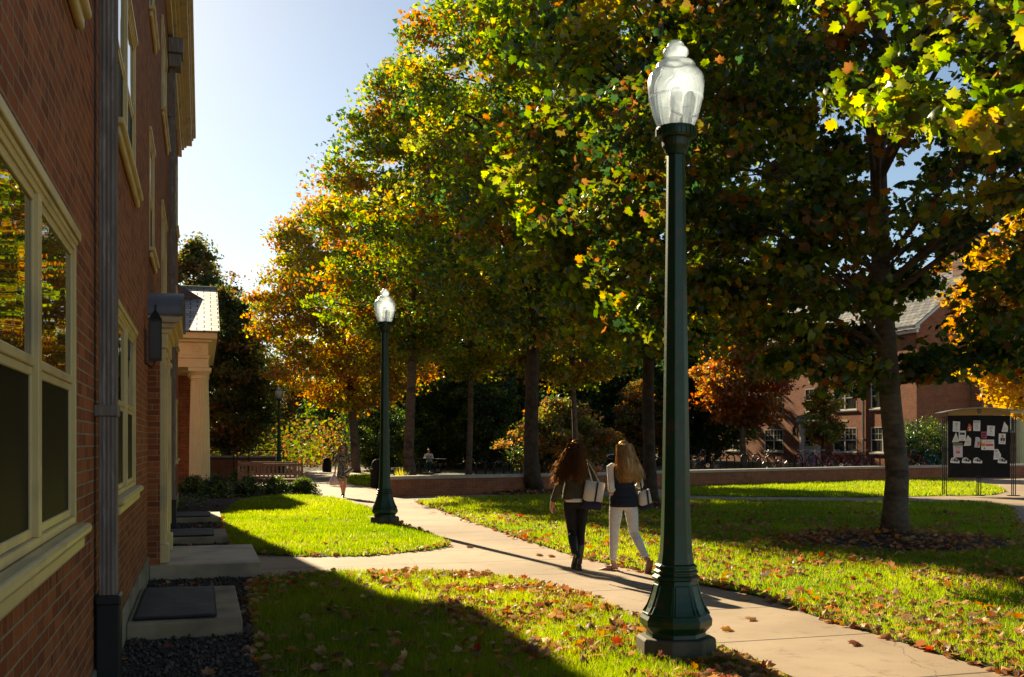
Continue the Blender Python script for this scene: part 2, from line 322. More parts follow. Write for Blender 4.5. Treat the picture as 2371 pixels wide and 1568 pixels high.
# ------------------------------------------------------------------ ground and paths
WT = R(16.38); WO = (-.645, 0.0)                       # the left building's long wall: origin and turn
def L(d, s, z=0): return (WO[0]+d*math.cos(WT)-s*math.sin(WT), d*math.sin(WT)+s*math.cos(WT), z)
def sheet(name, pts, z, m, label=None):
    me = bpy.data.meshes.new(name); bm = bmesh.new()
    f = bm.faces.new([bm.verts.new((p[0], p[1], z)) for p in pts]); f.normal_update()
    if f.normal.z < 0: f.normal_flip()
    bmesh.ops.triangulate(bm, faces=bm.faces); bm.to_mesh(me); bm.free()
    o = link(name, me, m); tag(o, kind='structure'); return o
def smooth_poly(pts, it=2):
    for _ in range(it):
        q = []
        for i, a in enumerate(pts):
            b = pts[(i+1) % len(pts)]; q.append((a[0]*.75+b[0]*.25, a[1]*.75+b[1]*.25)); q.append((a[0]*.25+b[0]*.75, a[1]*.25+b[1]*.75))
        pts = q
    return pts
def gp(l): return [G(*p)[:2] for p in l]
sheet('ground', [(-400,-60),(400,-60),(400,500),(-400,500)], -.012, M['forest'])
WALL = [(-3.68,32.0),(1.2,34.7),(6.62,39.0),(15.0,45.0),(23.3,49.6),(44,60)]
def wall_y(x): return float(np.interp(x, [p[0] for p in WALL], [p[1] for p in WALL]))
pav = [L(1.02,2)[:2], L(1.02,31.5)[:2], (-10.5,32.2),(-12.2,44),(-12.5,50),(-11,64),(-8.6,64),(-6.8,50),(-4.0,32.15)]+[(x, wall_y(x)-.05) for x in (-3.68,1.2,6.62,15,23.3,44)]+[(44,20),(20,-2)]
sheet('path', pav, .002, M['path'])
lawn2 = [L(.98,2.5)[:2], L(1.02,8)[:2], L(1.12,12.3)[:2]]+gp([(612,1337),(720,1330),(850,1327),(1000,1329),(1130,1336),(1250,1355),(1350,1385),(1480,1440),(1620,1492),(1750,1545),(1860,1600),(2100,1740),(2500,2100)])
lawn1 = [L(1.06,15.9)[:2], L(1.02,19)[:2], L(1.02,24.5)[:2]]+gp([(560,1160),(620,1152),(700,1150),(780,1157),(850,1177),(930,1215),(1000,1241),(1042,1264),(1000,1273),(850,1288),(700,1289)])
lawn3 = gp([(965,1162),(1060,1154),(1270,1149),(1600,1160),(2000,1164),(2290,1166),(2345,1180),(2362,1215),(2400,1300),(2700,1500),(3600,2100),(3000,1900),(2371,1570),(2200,1523),(2050,1476),(1900,1432),(1760,1382),(1600,1350),(1480,1322),(1330,1288),(1200,1246),(1060,1197)])
lawn4 = [(x, wall_y(x)-.06) for x in (5.4,6.62,10,15,19.5)]+gp([(2310,1128),(2330,1138),(2300,1146),(2000,1152),(1700,1150),(1560,1146)])
lawn5 = gp([(787,1110),(800,1101),(850,1099),(895,1101),(896,1126),(855,1127),(815,1121)])
lawn6 = gp([(2385,1110),(2600,1110),(3000,1300),(2900,1500),(2500,1260)])
GR = [('lawn_near', lawn2, .010), ('lawn_left', lawn1, .010), ('lawn_right', lawn3, .010), ('lawn_by_wall', lawn4, .010), ('lawn_far', lawn5, .010)]
for n, p, z in GR: sheet(n, p, z, M['lawn'])
grav = [L(-.02,2)[:2], L(.98,2)[:2], L(1.0,8)[:2], L(1.16,12)[:2], L(1.2,13)[:2], L(1.05,16)[:2], L(1.0,19)[:2], L(1.0,25)[:2], L(-.02,25)[:2]]
sheet('gravel_strip', grav, .015, M['gravelbed'])
bed = [L(-.02,25.05)[:2], L(1.02,25)[:2]]+gp([(560,1159),(620,1151),(700,1149),(742,1149),(748,1143),(700,1136),(560,1134),(400,1134)])
sheet('mulch_bed', bed, .018, M['mulch'])
TREES_AT = {'F': (2070,17.3,2.0), 'E': (1507,26.3,1.5), 'D': (1237,35.0-.6,1.9)}
MULCH = []
for k, (px, Y, r) in TREES_AT.items():
    c = (XY(px, Y), Y); rr = [r*(1+.16*math.sin(3*a+ord(k))+.1*math.sin(5*a)) for a in np.linspace(0, 2*math.pi, 33)[:-1]]
    pts = [(c[0]+rr[i]*math.cos(a), c[1]+rr[i]*.9*math.sin(a)) for i, a in enumerate(np.linspace(0, 2*math.pi, 33)[:-1])]
    MULCH.append((c, r))
    mb = MB(); b = 0; mb.v = [(c[0], c[1], .16)]+[(c[0]+(p[0]-c[0])*.55, c[1]+(p[1]-c[1])*.55, .085) for p in pts]+[(p[0], p[1], .012) for p in pts]
    for i in range(32):
        j = (i+1) % 32; mb.face(0, 1+i, 1+j); mb.face(1+i, 33+i, 33+j, 1+j)
    tag(mb.build('mulch_ring', M['mulch'], smooth=True), kind='structure')
# terrace behind the seat wall, rising slightly towards the right-hand building
def hz(x, y):
    a = min(1, max(0, (x-1)/9)); b = min(1, max(0, (y-50)/14)); return .015+.17*a+.13*a*b
xs = list(np.linspace(-3.6, 44, 60)); mb = MB(); nr = 26
for x in xs:
    for j in range(nr):
        y = wall_y(x)+.22+(j/(nr-1))**1.5*110; mb.v.append((x-(y-32)*.02*(1 if x < 0 else 0), y, hz(x, y)))
for i in range(len(xs)-1):
    for j in range(nr-1): mb.face(i*nr+j, (i+1)*nr+j, (i+1)*nr+j+1, i*nr+j+1)
tag(mb.build('terrace_lawn', M['forest'], smooth=True), kind='structure')

# brick seat wall with a stone coping
sw = thing('seat_wall', 'low brown brick retaining wall with pale stone coping along the lawn', 'wall', (0,0,0))
def strip(mb, line, d0, d1, z0, z1):                   # follows a polyline; d = offset behind it
    ln = [Vector((p[0], p[1])) for p in line]; nn = []
    for i in range(len(ln)):
        t = (ln[min(i+1, len(ln)-1)]-ln[max(i-1, 0)]).normalized(); nn.append(Vector((-t.y, t.x)))
    b = len(mb.v)
    for p, n in zip(ln, nn):
        for d, z in ((d0,z0),(d0,z1),(d1,z1),(d1,z0)): mb.v.append((p.x+n.x*d, p.y+n.y*d, z))
    for i in range(len(ln)-1):
        for k in range(4): mb.face(b+i*4+k, b+i*4+(k+1)%4, b+(i+1)*4+(k+1)%4, b+(i+1)*4+k)
    mb.face(b, b+1, b+2, b+3); e = b+(len(ln)-1)*4; mb.face(e, e+1, e+2, e+3)
fine = [(x, wall_y(x)) for x in np.linspace(-3.68, 44, 40)]
mb = MB(); strip(mb, fine, 0, .36, -.1, .52); mb.build('brickwork', M['brick_far_x'], sw)
mb = MB(); strip(mb, fine, -.05, .41, .523, .625); mb.build('coping', M['coping'], sw, bevel=.012)
rt = [(-3.66,32.5),(-4.1,38),(-5.2,50)]
mb = MB(); strip(mb, rt, -.0, .3, -.1, .30); mb.build('return_wall', M['brick_far_y'], sw)
# low brick wall and rail beyond the benches
lw = thing('ramp_wall', 'low brick ramp wall with dark metal handrail behind the benches', 'wall', (XY(565,50), 50, 0))
MB().box(-3.4,1.45,0,.3,0,.88).build('brickwork', M['brick_far_x'], lw); MB().box(-3.45,1.5,-.05,.35,.883,1.02).build('coping', M['coping'], lw, bevel=.01)
mb = MB()
for z in (1.28, .92): mb.tube([(-3.4,-.5,z),(2.0,-.5,z)], .025, 8)
for x in (-3.2,-1.9,-.35,.35,2.0): mb.tube([(x,-.5,0),(x,-.5,1.28)], .025, 8)
mb.tube([(-.3,-.7,1.28),(.1,-.9,.7),(.1,-.9,.1)], .025, 8)
mb.build('handrail', M['black'], lw, smooth=True)

# ------------------------------------------------------------------ scatter helpers
rng = np.random.default_rng(11)
def inside(P, poly):
    x, y = P[:,0], P[:,1]; r = np.zeros(len(P), bool); n = len(poly)
    for i in range(n):
        x1, y1 = poly[i][:2]; x2, y2 = poly[(i+1)%n][:2]
        c = ((y1 > y) != (y2 > y)) & (x < (x2-x1)*(y-y1)/((y2-y1) or 1e-9)+x1); r ^= c
    return r
def in_view(P, pad=1.0):
    return (P[:,1] > 5.5) & (np.abs(P[:,0]) < P[:,1]*.49+pad)
def scatter(poly, n):
    a = np.array([p[:2] for p in poly]); lo, hi = a.min(0), a.max(0); lo[1] = max(lo[1], 5.5)
    P = lo+rng.random((n, 2))*(hi-lo); return P[inside(P, poly) & in_view(P)]
def value_noise(P, scale, seed=0):
    r = np.random.default_rng(seed); T = r.random((64,64)); q = P/scale; i = np.floor(q).astype(int); f = q-i; f = f*f*(3-2*f)
    g = lambda a, b: T[(i[:,0]+a) % 64, (i[:,1]+b) % 64]
    return (g(0,0)*(1-f[:,0])+g(1,0)*f[:,0])*(1-f[:,1])+(g(0,1)*(1-f[:,0])+g(1,1)*f[:,0])*f[:,1]
def blades(P, h, wd, name, z=.01):
    n = len(P); a = rng.random(n)*2*math.pi; hh = h*(.55+.75*rng.random(n))*(.75+.6*value_noise(P, .5, 5)); lean = (rng.random(n)*.9)*hh; la = rng.random(n)*2*math.pi
    ww = wd*(.7+.6*rng.random(n)); V = np.zeros((n, 3, 3)); c, s = np.cos(a)*ww/2, np.sin(a)*ww/2
    V[:,0,0] = P[:,0]-c; V[:,0,1] = P[:,1]-s; V[:,1,0] = P[:,0]+c; V[:,1,1] = P[:,1]+s; V[:,:2,2] = z
    V[:,2,0] = P[:,0]+np.cos(la)*lean; V[:,2,1] = P[:,1]+np.sin(la)*lean; V[:,2,2] = z+hh
    g1, g2, g3 = np.array([.055,.110,.010]), np.array([.19,.215,.022]), np.array([.24,.20,.06])
    t = (value_noise(P, 1.7, 9)*.5+value_noise(P, .45, 31)*.35+rng.random(n)*.4-.1)[:,None]; t = np.clip(t, 0, 1)
    c3 = g1*(1-t)+g2*t; dry = rng.random(n) < .05+.22*np.clip(value_noise(P, .9, 33)-.62, 0, 1)*3; c3[dry] = g3; c3 *= (.62+.34*rng.random(n))[:,None]
    me = array_mesh(name, V.reshape(-1,3), np.arange(n*3).reshape(-1,3), np.repeat(c3, 3, 0))
    return tag(link(name, me, M['grass']), 'short bright green lawn grass covering the sunlit and shaded lawns', 'grass', kind='stuff')
def dens(poly, per_m2_at10, power=1.5):
    a = np.array([p[:2] for p in poly]); lo, hi = a.min(0), a.max(0); lo[1] = max(lo[1], 5.5)
    area = float(np.prod(hi-lo)); P = scatter(poly, int(area*per_m2_at10*min(1.6, (10/max(lo[1], 6))**power)))
    keep = rng.random(len(P)) < (np.maximum(lo[1], 6)/P[:,1])**power
    return P[keep]
def off_mulch(P, f=.85):
    k = np.ones(len(P), bool)
    for c, r in MULCH: k &= ((P[:,0]-c[0])**2+(P[:,1]-c[1])**2 > (r*f)**2)
    return P[k]
allP = []
for poly, dn in ((lawn2,5200),(lawn1,4200),(lawn3,3000),(lawn4,3000),(lawn5,3000)): allP.append(off_mulch(dens(poly, dn)))
P = np.concatenate(allP); P = P[rng.random(len(P)) < 1.15-.75*np.clip((value_noise(P, .7, 35)-.62)*5, 0, 1)]; dist = P[:,1]
for lo, hi, h, wd in ((0,10,.062,.0060),(10,15,.065,.010),(15,24,.068,.016),(24,70,.085,.03)):
    k = (dist >= lo) & (dist < hi)
    if k.sum(): G_ = (P[k], h, wd)
    if lo == 0: parts_ = []
    parts_.append(G_)
def merge_blades():
    V = []; C = []
    for Pk, h, wd in parts_:
        o = blades(Pk, h, wd, 'tmp'); me = o.data; v = np.zeros(len(me.vertices)*3, np.float32); me.vertices.foreach_get('co', v); c = np.zeros(len(me.vertices)*4, np.float32)
        me.color_attributes['Col'].data.foreach_get('color', c); V.append(v.reshape(-1,3)); C.append(c.reshape(-1,4)[:,:3]); bpy.data.objects.remove(o)
    V = np.concatenate(V); C = np.concatenate(C)
    tag(link('lawn_grass', array_mesh('lawn_grass', V, np.arange(len(V)).reshape(-1,3), C), M['grass']), 'short green lawn grass covering the lawns on both sides of the path', 'grass', kind='stuff')
merge_blades()

_M = [(.10,-.42),(.32,-.40),(.36,-.20),(.54,-.04),(.38,.06),(.42,.30),(.21,.24),(.15,.38)]
MAPLE = [(0,-.30)]+_M+[(0,.58)]+[(-x, y) for x, y in _M[::-1]]
def leaf_template(kind):
    if kind == 'maple': o = MAPLE
    elif kind == 'star': o = [(0,-.5),(.42,-.25),(.24,.08),(0,.52),(-.24,.08),(-.42,-.25)]
    else: o = [(0,-.5),(.36,0),(0,.5),(-.36,0)]
    if kind == 'maple':
        V = np.array([(0,0,.06)]+[(x, y, -.22*abs(x)-.12*y*y) for x, y in o]); n = len(o); F = np.array([(0, 1+i, 1+(i+1) % n) for i in range(n)])
    else:
        V = np.array([(x, y, -.30*abs(x)) for x, y in o]); n = len(o)
        F = np.array([(0,1,3),(0,3,5),(1,2,3),(3,4,5)]) if n == 6 else np.array([(0,1,2),(0,2,3)])
    return V, F
def place_leaves(C, Nn, size, kind, curl=None):
    V0, F0 = leaf_template(kind); n = len(C); Nn = Nn/np.linalg.norm(Nn, axis=1, keepdims=True)
    r = rng.normal(size=(n,3)); A = r-Nn*(r*Nn).sum(1, keepdims=True); A /= np.linalg.norm(A, axis=1, keepdims=True); B = np.cross(Nn, A)
    if np.isscalar(size): size = np.full(n, size)
    X = V0[None,:,0:1]*size[:,None,None]; Y = V0[None,:,1:2]*size[:,None,None]
    Z = V0[None,:,2:3]*size[:,None,None]
    if curl is not None: Z = Z*curl[:,None,None]
    V = C[:,None,:]+X*A[:,None,:]+Y*B[:,None,:]+Z*Nn[:,None,:]
    F = F0[None]+(np.arange(n)*len(V0))[:,None,None]; return V.reshape(-1,3), F.reshape(-1,3), len(V0)
# fallen leaves
LC = np.array([(.52,.29,.13),(.40,.19,.075),(.20,.085,.04),(.55,.17,.025),(.60,.27,.03),(.38,.05,.02),(.12,.05,.028)]); LW = np.array([.29,.23,.18,.11,.05,.05,.09])
def litter(P, name, size=(.045,.12), z=.035):
    n = len(P); C = np.c_[P, z+rng.random(n)*.03]; Nn = np.c_[rng.normal(size=(n,2))*.55, np.ones(n)]
    s = size[0]+(size[1]-size[0])*rng.random(n); V, F, k = place_leaves(C, Nn, s, 'maple', rng.normal(.8, 2.4, n))
    V[:,2] = np.maximum(V[:,2], .006); col = LC[rng.choice(len(LC), n, p=LW)]*(.7+.6*rng.random(n))[:,None]
    return V, F, np.repeat(col, k, 0)
def litter_points():
    out = []
    P = scatter(lawn2, 26000); X, Y = P[:,0], P[:,1]                       # thickest beside the lamp and along the path
    dline = (X-(.35-(Y-9)*.42))                                             # metres right of a line across the near lawn
    w_ = np.clip(.10+.55*(dline > -.6)+.8*np.clip(dline, 0, 2.2), 0, 1)*np.clip(value_noise(P, .55, 3)*1.9-.35, .05, 1)
    out.append(P[rng.random(len(P)) < w_*.62])
    P = scatter(lawn3, 70000); w_ = np.clip(value_noise(P, 1.1, 4)*1.7-.30, .04, 1)*np.clip(1.25-(P[:,1]-8)/22, .12, 1)
    out.append(P[rng.random(len(P)) < w_*.42])
    P = scatter(lawn1, 3600); edge = np.exp(-np.abs(P[:,1]-15.6)/.8); w_ = .07+.4*edge
    out.append(P[rng.random(len(P)) < w_])
    P = scatter(lawn4, 5000); out.append(P[rng.random(len(P)) < .04+.25*(P[:,0] > 15)])
    P = scatter(lawn5, 500); out.append(P[rng.random(len(P)) < .3])
    P = scatter(grav, 1500); out.append(P[rng.random(len(P)) < .42])
    for c, r in MULCH:
        a = rng.random(700)*6.283; q = r*np.sqrt(rng.random(700))*1.05; out.append(np.c_[c[0]+q*np.cos(a), c[1]+q*.9*np.sin(a)])
    P = scatter(pav, 60000); ok = ~inside(P, lawn2) & ~inside(P, lawn1) & ~inside(P, lawn3) & ~inside(P, lawn4) & ~inside(P, grav) & ~inside(P, bed)
    P = P[ok]
    dmin = np.full(len(P), 9.)
    for poly in (lawn2, lawn3):
        a = np.array([p[:2] for p in poly]); b = np.roll(a, -1, 0)
        for p, q in zip(a, b):
            t = np.clip(((P-p)@(q-p))/max(1e-9, ((q-p)@(q-p))), 0, 1); dmin = np.minimum(dmin, np.linalg.norm(P-(p+t[:,None]*(q-p)), axis=1))
    out.append(P[rng.random(len(P)) < (.65*np.exp(-dmin/.07)+.0035)])
    for poly, lim in ((lawn2,14),(lawn1,24),(lawn3,34)):                       # crumbs gathered along the path edges
        a = np.array([p[:2] for p in poly]); b = np.roll(a, -1, 0)
        for p, q in zip(a, b):
            ln = np.linalg.norm(q-p); yy = (p[1]+q[1])/2
            if yy > lim or ln < .01 or yy < 4 or (p[0]+q[0])/2 < -.4-.294*yy: continue
            n_ = int(ln*min(20, 190/yy)); t = rng.random(n_)[:,None]; nm = np.array([q[1]-p[1], p[0]-q[0]])/ln; out.append((p+(q-p)*t+nm*(rng.normal(size=(n_,1))*.05)))
    P_ = np.concatenate(out); return P_[in_view(P_)]
Pl = litter_points(); mz = np.zeros(len(Pl))
for c, r in MULCH:
    d = np.hypot(Pl[:,0]-c[0], (Pl[:,1]-c[1])/.9)/r; mz = np.maximum(mz, np.clip(1-d, 0, 1)*.16)
on_path = ~(inside(Pl, lawn2) | inside(Pl, lawn1) | inside(Pl, lawn3) | inside(Pl, lawn4))
V, F, C = litter(Pl, 'x', z=0); k = len(V)//len(Pl)
V[:,2] += np.repeat(np.where(on_path, .004, .034)+mz, k)
tag(link('fallen_leaves', array_mesh('fallen_leaves', V, F, C), M['litter']), 'brown, tan and orange fallen leaves strewn over lawns, mulch and path edges', 'leaf litter', kind='stuff')
# single leaves lying out on the path
LEAVES = [((1065,1342),(.09,),3,'tan leaf lying alone near the middle of the path beyond the tall lamp post'),
 ((1176,1370),0,2,'brown curled leaf lying in the long shadow across the path'),((1350,1390),0,1,'pale leaf beside the shadow line on the path, left of the booted walker'),
 ((1380,1393),0,3,'orange leaf with a small shadow on the path left of the black boots'),((1820,1578),0,4,'bright orange leaf on the path just right of the tall lamp post base'),
 ((1865,1500),0,0,'pale tan leaf on the path near the top of the walkers shadow'),((1880,1552),0,0,'pale tan curled leaf alone in the middle of the near path'),
 ((2140,1614),0,2,'small brown leaf near the lower right end of the path'),((1560,1419),0,3,'orange leaf on the path between the sandals of the blonde walker')]
for (sx, sy), _, ci, lab in LEAVES:
    x, y = G(sx*.9262, sy*.9262)[:2]; V, F, k = place_leaves(np.array([[0,0,.02]]), np.array([[.3,-.4,1.]]), .13, 'maple', np.array([1.2])); V[:,2] = np.maximum(V[:,2], .004)
    o = link('fallen_leaf', array_mesh('fallen_leaf', V, F, np.repeat(LC[ci][None], k, 0)), M['litter'], loc=(x, y, .003)); tag(o, lab, 'leaf', 'single leaves lying on the path')
# gravel stones
P = scatter(grav, 70000); P = P[rng.random(len(P)) < np.clip(8/P[:,1], 0, 1)**1.5]
oc = np.array([(1,0,0),(-1,0,0),(0,1,0),(0,-1,0),(0,0,1),(0,0,-1.)]); of = np.array([(0,2,4),(2,1,4),(1,3,4),(3,0,4),(2,0,5),(1,2,5),(3,1,5),(0,3,5)])
n = len(P); S = (.008+.014*rng.random((n,1,1)))*(.6+.8*rng.random((n,6,1))); a = rng.random(n)*6.28; rot = np.stack([np.cos(a),-np.sin(a),np.sin(a),np.cos(a)],1).reshape(n,2,2)
V = np.repeat(oc[None], n, 0)*S*(.8+.6*rng.random((n,6,3))); V[:,:,:2] = np.einsum('nij,nkj->nki', rot, V[:,:,:2]); V += np.c_[P, .017+rng.random(n)*.012][:,None,:]
F = of[None]+(np.arange(n)*6)[:,None,None]; g = (.03+.11*rng.random((n,1))**1.4)*np.array([[1,.80,.60]])
tag(link('gravel', array_mesh('gravel', V.reshape(-1,3), F.reshape(-1,3), np.repeat(g, 6, 0)), M['stones']), 'dark grey gravel strip along the foot of the brick hall', 'gravel', kind='stuff')
# ------------------------------------------------------------------ building pieces: d = outwards, s = along the wall; sg = +1 / -1 for outwards = +x / -x
def wall_open(mb, sg, s0, s1, z0, z1, ops, depth=.10, base=0.0):
    ss = sorted({s0, s1, *[o[0] for o in ops], *[o[1] for o in ops]}); zz = sorted({z0, z1, *[o[2] for o in ops], *[o[3] for o in ops]})
    for a, b in zip(ss, ss[1:]):
        for c, d in zip(zz, zz[1:]):
            if any(o[0] <= a+1e-6 and b <= o[1]+1e-6 and o[2] <= c+1e-6 and d <= o[3]+1e-6 for o in ops): continue
            mb.poly([(sg*base,a,c),(sg*base,b,c),(sg*base,b,d),(sg*base,a,d)])
    for a, b, c, d in ops:
        x0, x1 = sg*base, sg*(base-depth)
        mb.poly([(x0,a,c),(x1,a,c),(x1,a,d),(x0,a,d)]); mb.poly([(x0,b,c),(x1,b,c),(x1,b,d),(x0,b,d)])
        mb.poly([(x0,a,c),(x1,a,c),(x1,b,c),(x0,b,c)]); mb.poly([(x0,a,d),(x1,a,d),(x1,b,d),(x0,b,d)])
def window(par, sg, s0, s1, z0, z1, units=2, muntin=False, label=None, cream='cream', far=False):
    f = MB(); X = lambda d: sg*d; e = .002; cw = .04
    f.box(X(-.09), X(.010), s0+e, s0+cw, z0+e, z1-e); f.box(X(-.09), X(.010), s1-cw, s1-e, z0+e, z1-e)
    f.box(X(-.09), X(.008), s0+cw, s1-cw, z1-.05, z1-e); f.box(X(-.09), X(.008), s0+cw, s1-cw, z0+e, z0+.04)
    if not far:
        f.box(X(-.09), X(.030), s0-.03, s1+.03, z1+e, z1+.045); f.box(X(-.09), X(.018), s0+.0, s1-.0, z1-.025, z1-e*2)
    uw = (s1-s0-2*cw)/units; zm = (z0+z1)/2+.01; gl = MB(); sc = MB()
    for u in range(units):
        a = s0+cw+u*uw; b = a+uw
        if u: f.box(X(-.09), X(.012), a-.04, a+.04, z0+.04, z1-.05)
        a1 = a+(.04 if u else 0); b1 = b-(.04 if u < units-1 else 0)
        for (c, d, dd) in ((zm-.02, z1-.05, -.004), (z0+.04, zm-.022, -.012)):   # upper sash outside, lower sash inside
            f.box(X(dd-.035), X(dd), a1, a1+.028, c, d); f.box(X(dd-.035), X(dd), b1-.028, b1, c, d)
            f.box(X(dd-.035), X(dd+.001), a1+.028, b1-.028, d-.035, d); f.box(X(dd-.035), X(dd+.001), a1+.028, b1-.028, c, c+.038)
            ga, gb, gc, gd = a1+.024, b1-.024, c+.034, d-.031
            (gl if dd == -.004 else sc).box(X(dd-.018), X(dd-.010), ga, gb, gc, gd)
            if muntin and dd == -.004 or muntin == 2:
                for k in (1, 2): q = ga+(gb-ga)*k/3; f.box(X(dd-.010), X(dd-.001), q-.011, q+.011, gc, gd)
                q = (gc+gd)/2; f.box(X(dd-.010), X(dd-.0015), ga, gb, q-.011, q+.011)
    w_ = f.build('window', M[cream], par, bevel=0 if far else .004, seg=1)
    if label: w_['label'] = label
    gl.build('pane', M['pane_far' if far else 'glass'], w_); sc.build('screen', M['pane_far' if far else 'screen'], w_)
    s = MB(); s.box(X(-.05), X(.075), s0-.09, s1+.09, z0-.055, z0-.002)
    s.box(X(.001), X(.045), s0-.05, s1+.05, z0-.13, z0-.057)
    s.build('window_sill', M[cream], w_, bevel=0 if far else .018, seg=3)
    return w_
def downspout(par, sg, s, z0, z1, zb, far=False, d0=.03):
    g = MB(); X = lambda d: sg*d; w2 = .068; DD = .095
    n = 4                                              # corrugated rectangular pipe
    o = []
    for k in range(n*2+1): o.append((d0+DD+(.004 if k % 2 else 0), s-w2+2*w2*k/(2*n)))
    for k in range(n*2-1): o.append((d0+DD-DD*(k+1)/(2*n), s+w2+(.003 if k % 2 else 0)))
    for k in range(n*2+1): o.append((d0-(.004 if k % 2 else 0), s+w2-2*w2*k/(2*n)))
    for k in range(n*2-1): o.append((d0+DD*(k+1)/(2*n), s-w2-(.003 if k % 2 else 0)))
    g.prism([(X(a), b) for a, b in o], z0, z1); p = g.build('downspout', M['copper'], par)
    for z in ([1.84, 4.9, 7.9] if z1 > 4 else [z1-.3]):
        q = MB(); q.box(X(0), X(d0+.108), s-w2-.018, s+w2+.018, z-.035, z+.035)
        q.build('strap', M['copper'], p, bevel=.008)
    b = MB(); b.box(X(d0-.02), X(d0+.12), s-w2-.022, s+w2+.022, -.01, zb); b.box(X(d0-.024), X(d0+.124), s-w2-.028, s+w2+.028, zb-.06, zb-.002+.004)
    b.build('boot', M['black'], p, bevel=.012)
    return p
def lantern(par, sg, s, z, sc=1.0, d=.17):
    X = lambda v: sg*v; q = MB(); w2 = .058*sc; h = .20*sc
    q.box(X(0), X(.02), s-.05, s+.05, z-h-.02, z+h*.5); q.tube([(X(0),s,z-h-.02),(X(d*.7),s,z-h-.08),(X(d),s,z-h)], .012, 6)
    q.box(X(d-w2), X(d+w2), s-w2, s+w2, z-h, z-h+.03); q.box(X(d-w2), X(d+w2), s-w2, s+w2, z+h-.02, z+h)
    for a in (-1, 1):
        for b in (-1, 1): q.box(X(d+a*(w2-.012)), X(d+a*w2), s+b*(w2-.012), s+b*w2, z-h+.03, z+h-.02)
    b0 = len(q.v); r = w2*1.12
    q.v += [(X(d-r),s-r,z+h),(X(d+r),s-r,z+h),(X(d+r),s+r,z+h),(X(d-r),s+r,z+h),(X(d),s,z+h+.11*sc)]
    for k in range(4): q.face(b0+k, b0+(k+1)%4, b0+4)
    q.face(b0, b0+1, b0+2, b0+3); q.tube([(X(d),s,z+h+.1*sc),(X(d),s,z+h+.15*sc)], .012, 6)
    l = q.build('wall_lantern', M['black'], par); MB().box(X(d-w2+.012), X(d+w2-.012), s-w2+.012, s+w2-.012, z-h+.03, z+h-.02).build('lantern_glass', M['lglass'], l)
M['lglass'] = plain('lantern_glass', (.035,.03,.025), .3)
def doorcase(par, sg, s0, s1, zb, cream='cream', far=False):
    X = lambda v: sg*v; mid = (s0+s1)/2; f = MB(); zt = zb+(2.42 if far else 2.60)
    for a, b in ((s0+.02, s0+.32), (s1-.32, s1-.02)):
        f.box(X(.0), X(.20), a, b, zb+.22, zt); f.box(X(0), X(.235), a-.025, b+.025, zb+.002, zb+.22); f.box(X(.2), X(.215), a+.06, b-.06, zb+.35, zt-.25)
        f.box(X(0), X(.225), a-.015, b+.015, zt-.12, zt-.06)
    f.box(X(.0), X(.22), s0-.01, s1+.01, zt+.002, zt+.18); f.box(X(0), X(.26), s0-.04, s1+.04, zt+.182, zt+.24)
    f.box(X(0), X(.31), s0-.09, s1+.09, zt+.242, zt+.30); f.box(X(0), X(.37), s0-.15, s1+.15, zt+.302, zt+.37)
    dc = f.build('door_surround', M[cream], par, bevel=0 if far else .01)
    # door leaf with glass
    q = MB(); q.box(X(-.02), X(.03), s0+.33, s1-.33, zb+.02, zt-.02); q.box(X(.03), X(.045), s0+.40, s1-.40, zb+.15, zb+.9)
    dr = q.build('door', M[cream], dc); g = MB(); g.box(X(.031), X(.038), s0+.45, s1-.45, zb+1.15, zt-.3); g.build('door_pane', M['glass'], dr)
    g = MB()
    for k in (1, 2):
        zz = zb+1.15+(zt-.3-zb-1.15)*k/3; g.box(X(.038), X(.05), s0+.45, s1-.45, zz-.012, zz+.012)
    g.box(X(.038), X(.052), mid-.012, mid+.012, zb+1.15, zt-.3); g.build('glazing_bar', M[cream], dr); MB().ball((X(.07), s0+.42, zb+1.0), .03).build('door_knob', M['copper'], dr)
    # arched hood
    zh = zt+.373; W = (s1-s0)/2+.15; rise = .36; n = 18; a = MB(); t = MB()
    arc = [(mid-W*math.cos(math.pi*k/n), zh+rise*math.sin(math.pi*k/n)**.9) for k in range(n+1)]
    arci = [(mid-(W-.13)*math.cos(math.pi*k/n), zh+(rise-.09)*math.sin(math.pi*k/n)**.9) for k in range(n+1)]
    for k in range(n):
        for (P0, P1, da, db, mbq) in (((arci[k], arc[k]), (arci[k+1], arc[k+1]), .0, .36, a),):
            b = len(mbq.v)
            for dd in (da, db):
                for p in (P0[0], P0[1], P1[1], P1[0]): mbq.v.append((X(dd), p[0], p[1]))
            for fq in ((0,1,2,3),(4,5,6,7),(0,1,5,4),(1,2,6,5),(2,3,7,6),(3,0,4,7)): mbq.face(*[b+i for i in fq])
    b = len(t.v); t.v += [(X(.24), p[0], p[1]) for p in arci]; t.face(*range(b, b+n+1))
    a.build('hood_moulding', M[cream], dc); t.build('hood_panel', M[cream], dc)
    l = MB()
    for k in range(n):
        b = len(l.v)
        for dd in (-.0, .40):
            for p, o in ((arc[k], 0.004), (arc[k], .03), (arc[k+1], .03), (arc[k+1], .004)): l.v.append((X(dd), p[0]+(p[0]-mid)*.02*(o > .01), p[1]+o))
        for fq in ((0,1,2,3),(4,5,6,7),(0,1,5,4),(1,2,6,5),(2,3,7,6),(3,0,4,7)): l.face(*[b+i for i in fq])
    l.build('hood_roof', M['lead'], dc)
    return dc

